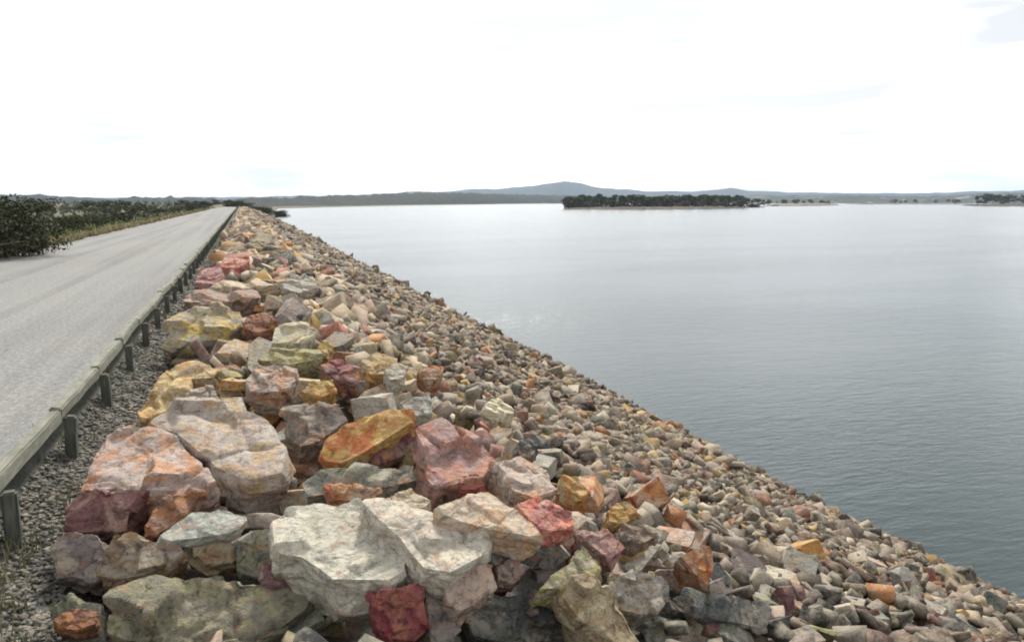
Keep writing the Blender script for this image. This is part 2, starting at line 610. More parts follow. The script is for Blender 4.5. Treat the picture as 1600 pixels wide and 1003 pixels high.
M_HILL = hill_mat('wooded_hill', (.015, .021, .018), (.028, .034, .027), 0.012)
M_FAR = hill_mat('far_wooded_hill', (.030, .040, .032), (.042, .052, .040), 0.003)
M_SHOREHILL = hill_mat('shore_hill', (.028, .034, .025), (.06, .062, .042), 0.01, (.20, .18, .135))
ridge('mountain', [(-260, 309, 7200), (0, 307, 7200), (200, 308, 7200), (420, 306, 7200), (560, 302, 7200), (640, 298, 7200), (700, 296, 7200),
                   (760, 292, 7200), (800, 290, 7200), (835, 286, 7200), (858, 281, 7200), (880, 278, 7200), (902, 281, 7200),
                   (925, 288, 7200), (960, 292, 7200), (1010, 295, 7200), (1090, 297, 7200), (1118, 294, 7200), (1140, 291, 7200),
                   (1170, 296, 7200), (1300, 299, 7200), (1450, 299, 7200), (1560, 296, 7200), (1620, 293, 7200), (1850, 297, 7200)],
      2600, M_FAR, 14, 0.002, 4.0, 4)
ridge('hills', [(300, 313, 640), (360, 311, 660), (400, 308, 700), (430, 306, 740), (500, 304, 930), (560, 303, 1040), (640, 299, 1400), (700, 299, 1700), (760, 301, 2100),
                (820, 303, 2600), (900, 305, 3100), (980, 308, 3300), (1060, 311, 3400)], 380, M_HILL, 3.0, 0.018, 9.0, 1.2)
ridge('hills', [(-260, 306, 1900), (-60, 304, 1900), (50, 303, 1900), (110, 305, 1900), (160, 310, 1900), (230, 307, 1800), (300, 308, 1600),
                (360, 311, 1400), (420, 311, 1300), (470, 313, 1300)], 500, M_HILL, 5, 0.012, 15.0, 2, base=-8)
ridge('hills', [(1080, 309, 3400), (1180, 305, 3400), (1260, 305, 3500), (1330, 304, 3500), (1400, 306, 3500), (1470, 305, 3400), (1540, 302, 3300),
                (1620, 300, 3300), (1800, 302, 3300)], 500, M_SHOREHILL, 4, 0.012, 21.0, 2)

# ------------------------------------------------------------------ trees
def leaf_cloud(n, blobs, size, seed, flat=1.0):
    """n leaf-sprays spread through a handful of uneven lobes: (centre, radii)"""
    r = np.random.default_rng(seed)
    vs, fs = [], []
    wts = np.array([b[1][0] * b[1][1] * b[1][2] for b in blobs]) ** 0.75
    wts /= wts.sum()
    for i in range(n):
        c, rad = blobs[r.choice(len(blobs), p=wts)]
        d = r.normal(size=3); d /= np.linalg.norm(d)
        rr = r.uniform(0.45, 1.05) ** 0.6
        p = np.array(c) + d * np.array(rad) * rr
        nrm = d * 0.7 + r.normal(size=3) * 0.6 + np.array((0, 0, 0.25)); nrm /= np.linalg.norm(nrm)
        t = np.cross(nrm, r.normal(size=3)); t /= np.linalg.norm(t)
        u = np.cross(nrm, t)
        s = size * r.uniform(0.6, 1.4)
        base = len(vs)
        vs += [p - t * s * .5, p + u * s * .28 + nrm * s * .1, p + t * s * .55, p - u * s * .3 - nrm * s * .08]
        fs.append((base, base + 1, base + 2, base + 3))
    return np.array(vs), np.array(fs)


def limb(bm, p0, p1, r0, r1, seg=6):
    d = (p1 - p0).normalized()
    a = d.orthogonal().normalized(); b = d.cross(a)
    R = []
    for p, r in ((p0, r0), (p0.lerp(p1, .5) + a * r0 * .5, (r0 + r1) / 2), (p1, r1)):
        R.append([bm.verts.new(p + (a * math.cos(t) + b * math.sin(t)) * r) for t in (2 * math.pi * i / seg for i in range(seg))])
    for q in range(2):
        for i in range(seg):
            bm.faces.new((R[q][i], R[q][(i + 1) % seg], R[q + 1][(i + 1) % seg], R[q + 1][i]))
    bm.faces.new(R[2])


def tree_meshes(seed, h, spread, n, leaf, bare=0.35, trunks=1):
    r = random.Random(seed)
    bm = bmesh.new()
    blobs = []
    for t in range(trunks):
        bx, by = (r.uniform(-.3, .3) * spread * (trunks > 1), r.uniform(-.3, .3) * spread * (trunks > 1))
        top = Vector((bx * 1.6 + r.uniform(-.1, .1) * h, by * 1.6 + r.uniform(-.1, .1) * h, h * r.uniform(.6, .75)))
        base = Vector((bx, by, -0.15))
        limb(bm, base, top, h * .022, h * .010)
        for k in range(5):
            f = r.uniform(bare, 0.95)
            p = base.lerp(top, f)
            an = r.uniform(0, 2 * math.pi)
            q = p + Vector((math.cos(an) * spread * r.uniform(.35, .8), math.sin(an) * spread * r.uniform(.35, .8), h * r.uniform(.06, .26)))
            limb(bm, p, q, h * .011, h * .004, 5)
            blobs.append((tuple(q), (spread * r.uniform(.25, .45), spread * r.uniform(.25, .45), h * r.uniform(.07, .14))))
        blobs.append((tuple(top + Vector((0, 0, h * .12))), (spread * .42, spread * .42, h * .13)))
    tm = bpy.data.meshes.new('trunk')
    bm.to_mesh(tm); bm.free()
    v, f = leaf_cloud(n, blobs, leaf, seed)
    cm = mesh_np('crown', v, f)
    return tm, cm


GUMS = [tree_meshes(s, 10.0, 4.2, 620, 0.85, 0.22) for s in (3, 14, 25, 36, 47)]
SHRUBS = [tree_meshes(s, 2.4, 1.6, 2800, 0.12, 0.10, 5) for s in (5, 6, 7)]
for tm, cm in GUMS:
    cm.materials.append(M_LEAF); tm.materials.append(M_BARK)
for tm, cm in SHRUBS:
    cm.materials.append(M_LEAF_DARK); tm.materials.append(M_BARK)


def plant(name, meshes, loc, scale, rz, label, cat, group):
    root = bpy.data.objects.new(name, None)
    COL.objects.link(root)
    root.location = loc
    root.rotation_euler = (0, 0, rz)
    root.scale = scale if isinstance(scale, tuple) else (scale,) * 3
    tag(root, label, cat, group)
    for nm, me in (('trunk', meshes[0]), ('crown', meshes[1])):
        c = bpy.data.objects.new(nm, me)
        COL.objects.link(c)
        c.parent = root
    return root


# ------------------------------------------------------------------ wooded island and headlands on the lake
def islet(name, pts, z_top, mat, kind='structure'):
    """low land: outline of (column, row on the water) points; a bank with sloping edges"""
    ring = [on_z(px, py, WATER_Z) for px, py in pts]
    c = sum(ring, Vector()) / len(ring)
    vs = []
    for f, z in ((1.0, WATER_Z - 0.6), (0.985, WATER_Z + 0.5), (0.93, WATER_Z + z_top * .6), (0.6, WATER_Z + z_top)):
        for i, p in enumerate(ring):
            q = c + (p - c) * f
            vs.append((q.x, q.y, z))
    n = len(ring)
    fs = []
    for k in range(3):
        for i in range(n):
            fs.append((k * n + i, k * n + (i + 1) % n, (k + 1) * n + (i + 1) % n, (k + 1) * n + i))
    me = bpy.data.meshes.new(name)
    me.from_pydata([tuple(v) for v in vs], [], fs + [tuple(range(3 * n, 4 * n))])
    o = link_mesh(name, me, mat)
    o['kind'] = kind
    return o, ring


M_ISLE = hill_mat('island_soil', (.06, .05, .04), (.12, .095, .07), 0.03)
M_BARE = hill_mat('bare_bank', (.15, .14, .105), (.23, .21, .155), 0.02)


def dense(pts, n=5):
    o = []
    for i in range(len(pts)):
        a, b = pts[i], pts[(i + 1) % len(pts)]
        for k in range(n):
            t = k / n
            o.append((a[0] + (b[0] - a[0]) * t, a[1] + (b[1] - a[1]) * t + 0.12 * math.sin(i * 3.1 + k * 2.3)))
    return o


isle, _ = islet('island', dense([(878, 327.2), (960, 328.0), (1060, 327.6), (1150, 326.0), (1195, 323.5), (1180, 322.2), (1050, 323.2), (940, 324.0), (890, 325.2)]), 1.6, M_ISLE)
spit, _ = islet('island', dense([(1192, 322.6), (1250, 322.4), (1312, 321.2), (1305, 320.2), (1250, 320.4), (1195, 321.2)]), 3.2, M_BARE)
head, _ = islet('headland', dense([(1500, 321.6), (1560, 322.6), (1700, 323.0), (1900, 323.4), (1900, 320.6), (1700, 320.6), (1560, 320.6), (1510, 320.9)]), 3.0, M_ISLE)
sand, _ = islet('beach', dense([(1318, 319.6), (1420, 319.9), (1500, 320.1), (1525, 319.4), (1440, 318.8), (1330, 318.8)]), 1.6, M_BARE)

R = random.Random(101)


def wood(n, cols, rows, hts, label, group, base_up=1.0, wide=1.25):
    for i in range(n):
        px = R.uniform(*cols)
        t = (px - cols[0]) / (cols[1] - cols[0])
        py = R.uniform(rows[0] + (rows[2] - rows[0]) * t, rows[1] + (rows[3] - rows[1]) * t)
        p = on_z(px, py, WATER_Z)
        h = R.uniform(*hts)
        s = h / 10.0
        plant('tree', R.choice(GUMS), (p.x, p.y, WATER_Z + base_up), (s * wide * R.uniform(.85, 1.2), s * wide * R.uniform(.85, 1.2), s), R.uniform(0, 6.28), label, 'tree', group)


wood(130, (884, 1165), (324.8, 327.4, 323.0, 326.2), (8.0, 12.0), 'dark gum tree in the dense wood covering the long lake island', 'trees on the wooded lake island', .9)
wood(9, (1155, 1200), (323.0, 325.0, 322.3, 323.4), (7.0, 10.0), 'smaller gum tree thinning out at the low tail of the wooded island', 'trees on the island tail')
wood(24, (1198, 1302), (320.9, 322.3, 320.4, 321.0), (5.0, 9.0), 'dark tree on the low bare spit beyond the wooded island', 'trees on the bare spit', 1.5)
wood(34, (1520, 1690), (320.9, 322.2, 320.9, 322.6), (13, 18), 'tall dark tree on the wooded headland across the lake', 'trees on the far headland', 1.5)
wood(16, (1390, 1500), (319.2, 319.8, 319.3, 320.0), (8, 13), 'dark tree along the pale beach on the far shore', 'trees along the far beach', .8)

def understory(name, n, cols, rows, hts, seed):
    r = np.random.default_rng(seed)
    vs, fs, off = [], [], 0
    for i in range(n):
        px = r.uniform(*cols); t = (px - cols[0]) / (cols[1] - cols[0])
        p = on_z(px, r.uniform(rows[0] + (rows[2] - rows[0]) * t, rows[1] + (rows[3] - rows[1]) * t), WATER_Z)
        h = r.uniform(*hts)
        v, f = leaf_cloud(34, [((0, 0, h * .45), (h * .6, h * .6, h * .5))], h * .34, seed * 1000 + i)
        vs.append(v + np.array((p.x, p.y, WATER_Z + .4))); fs.append(f + off); off += len(v)
    o = link_mesh(name, mesh_np(name, np.concatenate(vs), np.concatenate(fs)), M_LEAF_DARK)
    o['kind'] = 'stuff'


understory('undergrowth', 260, (884, 1186), (325.2, 326.9, 323.0, 325.2), (2.5, 5.0), 31)

# ------------------------------------------------------------------ trees and shrubs on the downstream side (beyond the road)
def gz(x, y):
    return ground_z(x, y)


gum_near = []
for i in range(84):
    px = R.uniform(-60, 372)
    D = 75 * (9.0 ** R.random())
    p = at_depth(px, D)
    if p.x > -20 and p.y < DAM_END + 8: continue
    if p.x > -12: continue
    z = gz(p.x, p.y)
    row = R.uniform(319, 337) if D < 250 else R.uniform(311, 321)
    h = CAM_Z + (HORIZON - row) / F_PX * D - z
    h = min(h, 14)
    if h < 2: continue
    s = h / 10
    near = D < 190
    mesh = R.choice(GUMS)
    if near:
        lab = 'olive gum tree standing below the dam on the grassy valley side'
        grp = 'gum trees below the dam'
        gum_near.append(None)
    else:
        lab = 'small dark tree in the far scrub beyond the road'
        grp = 'trees in the far scrub'
    t = plant('tree', mesh, (p.x, p.y, z - .1), (s * 1.25, s * 1.25, s), R.uniform(0, 6.28), lab, 'tree', grp)
    if near: gum_near[-1] = (px, t)
gum_near.sort(key=lambda q: q[0])
NTH = ['first', 'second', 'third', 'fourth', 'fifth', 'sixth', 'seventh', 'eighth', 'ninth', 'tenth', 'eleventh', 'twelfth', 'thirteenth', 'fourteenth',
       'fifteenth', 'sixteenth', 'seventeenth', 'eighteenth', 'nineteenth', 'twentieth', 'twenty-first', 'twenty-second', 'twenty-third', 'twenty-fourth', 'twenty-fifth', 'twenty-sixth']
for q, (px, t) in enumerate(gum_near):
    t['label'] = NTH[min(q, 25)] + ' olive gum tree below the dam, counted from the big roadside shrub'
# a few slim pale-trunked trees beside the verge
for i, (px, D, top) in enumerate(((120, 62, 331), (135, 66, 326), (182, 80, 328), (110, 74, 333), (163, 90, 330))):
    p = at_depth(px, D)
    z = gz(p.x, p.y)
    h = CAM_Z + (HORIZON - top) / F_PX * D - z
    t = plant('tree', GUMS[i % 5], (p.x, p.y, z - .1), (h / 10 * .8, h / 10 * .8, h / 10), i * 1.7,
              ['slim pale-trunked sapling nearest the big dark roadside shrub', 'tallest slim pale sapling past the big roadside shrub',
               'pale-trunked sapling standing apart further along the grass verge', 'short pale sapling behind the other slim saplings',
               'leaning pale sapling furthest down the verge slope'][i], 'tree', 'slim saplings by the grass verge')
    for ch in t.children:
        if ch.name.startswith('trunk'):
            ch.data = ch.data.copy(); ch.data.materials.clear(); ch.data.materials.append(M_PALEBARK)
# shrubs on the verge
SHR = [  # column, distance, height, width factor, label
    (-6, 25.5, 2.2, 1.1, 'big dark dense shrub at the road edge, taller than all other shrubs'),
    (24, 26.5, 2.0, .7, 'dark rounded shrub hugging the big roadside shrub'),
    (-62, 24.0, 2.1, 1.2, 'dark shrub cut off by the picture edge beside the road'),
    (48, 26.8, 1.1, .7, 'low dark shrub spilling onto the gravel beside the big shrub'),
    (96, 45, 1.5, 1.0, 'olive bush just past the big dark roadside shrub'),
    (150, 58, 1.3, 1.0, 'small olive bush in the dry grass of the verge'),
    (206, 78, 1.7, 1.1, 'dark green bush midway along the grass verge'),
    (226, 96, 1.7, 1.1, 'broad bush leaning over the far grass verge'),
    (252, 118, 2.3, 1.1, 'tall dark bush far along the road verge'),
    (276, 150, 2.4, 1.2, 'dark bush where the verge narrows in the distance'),
    (298, 185, 2.6, 1.3, 'far round bush beside the narrowing road'),
    (318, 230, 3.0, 1.3, 'distant dark bush close to the end of the dam road'),
]
for i, (px, D, h, wf, lab) in enumerate(SHR):
    p = at_depth(px, D)
    s = h / 2.4
    plant('shrub', SHRUBS[i % 3], (p.x, p.y, gz(p.x, p.y) - .05), (s * wf, s * wf, s), i * 2.1, lab, 'shrub', 'shrubs along the road verge')
for i in range(26):        # abutment scrub closing the end of the dam
    p = Vector((R.uniform(-10, 15), R.uniform(DAM_END + 4, DAM_END + 40), 0))
    s = R.uniform(2.0, 3.8) / 2.4
    if -7 < p.x < -1.8 and p.y < DAM_END + 14: continue
    plant('shrub', SHRUBS[i % 3], (p.x, p.y, gz(p.x, p.y) - .1), (s * 1.3, s * 1.3, s), i * 1.3,
          'dark scrub bush closing the far end of the dam crest', 'shrub', 'scrub at the far end of the dam')

# the far woods, too many to count
def wood_mass(name, n, cols, Ds, rows, seed, mat=M_LEAF):
    r = np.random.default_rng(seed)
    vs, fs, off = [], [], 0
    for i in range(n):
        px = r.uniform(*cols)
        D = r.uniform(*Ds)
        p = at_depth(px, D)
        z = gz(p.x, p.y)
        top = CAM_Z + (HORIZON - r.uniform(*rows)) / F_PX * D
        h = min(max(4.0, top - z), 15)
        lo = [((0, 0, h * .62), (h * .32, h * .32, h * .34)), ((h * .2, 0, h * .45), (h * .25, h * .25, h * .25)), ((-h * .2, h * .1, h * .4), (h * .25, h * .25, h * .28))]
        v, f = leaf_cloud(46, lo, h * .19, seed * 1000 + i)
        vs.append(v + np.array((p.x, p.y, z))); fs.append(f + off); off += len(v)
    o = link_mesh(name, mesh_np(name, np.concatenate(vs), np.concatenate(fs)), mat)
    o['kind'] = 'stuff'
    return o


wood_mass('woodland', 330, (-80, 372), (420, 1350), (312, 319), 5)

# ------------------------------------------------------------------ grass
def grass_patch(name, pts, mat, seed, hgt, blades=7):
    r = np.random.default_rng(seed)
    vs, fs = [], []
    for (x, y, z, s) in pts:
        for b in range(blades):
            an = r.uniform(0, 2 * math.pi); ln = hgt * s * r.uniform(.5, 1.2)
            bx, by = x + r.normal() * .05 * s, y + r.normal() * .05 * s
            wv_ = np.array((math.cos(an + 1.57), math.sin(an + 1.57), 0)) * (.008 + .0012 * max(0, y - 10)) * s
            tip = np.array((bx + math.cos(an) * ln * .45, by + math.sin(an) * ln * .45, z + ln))
            mid = np.array((bx + math.cos(an) * ln * .15, by + math.sin(an) * ln * .15, z + ln * .6))
            b0 = np.array((bx, by, z - .03))
            i = len(vs)
            vs += [b0 - wv_, b0 + wv_, mid + wv_ * .7, mid - wv_ * .7, tip]
            fs += [(i, i + 1, i + 2), (i, i + 2, i + 3), (i + 3, i + 2, i + 4)]
    o = link_mesh(name, mesh_np(name, np.array(vs), np.array(fs)), mat)
    o['kind'] = 'stuff'
    return o


gp = []
for i in range(3600):
    y = 14 * (14 ** rng.random())
    x = ROAD_L - abs(rng.normal()) * 1.1 - 0.15 + 0.3 * fbm(y * .3, 1.0)
    gp.append((x, y, gz(x, y), rng.uniform(.6, 1.5)))
grass_patch('verge_grass', gp, M_GRASS, 3, 0.22, 8)
gp = []
for i in range(700):
    y = 16 * (12 ** rng.random())
    x = ROAD_L - 0.9 - abs(rng.normal()) * 2.4
    gp.append((x, y, gz(x, y), rng.uniform(.7, 1.6)))
grass_patch('verge_grass', gp, M_GREEN, 4, 0.36, 8)
gp = []
for cx_, cy_, n in ((-1.5, 9.3, 26), (-1.5, 14.8, 30), (-1.5, 6.9, 22), (-1.5, 11.5, 14), (-1.25, 4.1, 60), (-1.15, 3.4, 60), (-1.3, 4.8, 34), (-1.2, 5.7, 20), (-1.5, 19, 20), (-1.3, 7.4, 10)):
    for i in range(n):
        x, y = cx_ + rng.normal() * .07, cy_ + rng.normal() * .22
        if rng.random() < .5: gp.append((x, y, gz(x, y), rng.uniform(.3, .7)))
grass_patch('rail_weeds', gp, M_WEED, 9, 0.2, 6)

# ------------------------------------------------------------------ stone shapes
def cut_stone(seed, dims, cuts, bevel=0.0):
    r = random.Random(seed)
    bm = bmesh.new()
    bmesh.ops.create_cube(bm, size=1.0)
    for v in bm.verts:
        v.co = Vector((v.co.x * dims[0] * r.uniform(.8, 1.1), v.co.y * dims[1] * r.uniform(.8, 1.1), v.co.z * dims[2] * r.uniform(.85, 1.05)))
    for i in range(cuts):
        d = Vector((r.gauss(0, 1), r.gauss(0, 1), r.gauss(0, .8))).normalized()
        ext = max(v.co.dot(d) for v in bm.verts)
        co = d * ext * r.uniform(.66, .9)
        geom = bm.verts[:] + bm.edges[:] + bm.faces[:]
        res = bmesh.ops.bisect_plane(bm, geom=geom, plane_co=co, plane_no=d, clear_outer=True)
        ed = [e for e in res['geom_cut'] if isinstance(e, bmesh.types.BMEdge)]
        if len(ed) >= 3:
            bmesh.ops.contextual_create(bm, geom=ed)
    if bevel:
        bmesh.ops.bevel(bm, geom=bm.edges[:], offset=bevel, segments=1, affect='EDGES', clamp_overlap=True)
    bmesh.ops.triangulate(bm, faces=bm.faces[:])
    bmesh.ops.recalc_face_normals(bm, faces=bm.faces[:])
    return bm


SHAPES = [('blocky', (1.0, .82, .58)), ('flat', (1.2, .9, .28)), ('wedge-shaped', (1.15, .75, .46)), ('long', (1.5, .62, .36)), ('chunky', (.98, .92, .70)), ('slabby', (1.3, 1.0, .24))]
PROTO = []            # detailed shapes for the stones that stand as things
for s in range(24):
    nm, dm = SHAPES[s % 6]
    bm = cut_stone(200 + s, dm, 6, 0.014)
    bmesh.ops.subdivide_edges(bm, edges=[e for e in bm.edges if e.calc_length() > .22], cuts=1)
    bmesh.ops.triangulate(bm, faces=bm.faces[:])
    for v in bm.verts:
        n = v.normal
        v.co += n * 0.030 * mnoise.noise(v.co * 3.2 + Vector((s * 7, 0, 0))) + n * 0.016 * mnoise.noise(v.co * 9 + Vector((s * 7, 5, 0)))
    me = bpy.data.meshes.new('stone')
    bm.to_mesh(me); bm.free()
    for p in me.polygons: p.use_smooth = True
    me.set_sharp_from_angle(angle=math.radians(18))
    me.materials.append(RM['grey'])
    PROTO.append((nm, me))


def lo_protos(n, cuts, seed):
    o = []
    for s in range(n):
        nm, dm = SHAPES[s % 6]
        bm = cut_stone(seed + s, dm, cuts)
        v = np.array([v.co[:] for v in bm.verts]); bm.verts.ensure_lookup_table()
        for i, x in enumerate(bm.verts): x.index = i
        f = np.array([[q.index for q in fc.verts] for fc in bm.faces])
        bm.free()
        o.append((v, f))
    return o


LO_NEAR, LO_MID, LO_FAR = lo_protos(18, 5, 400), lo_protos(12, 3, 500), lo_protos(8, 1, 600)

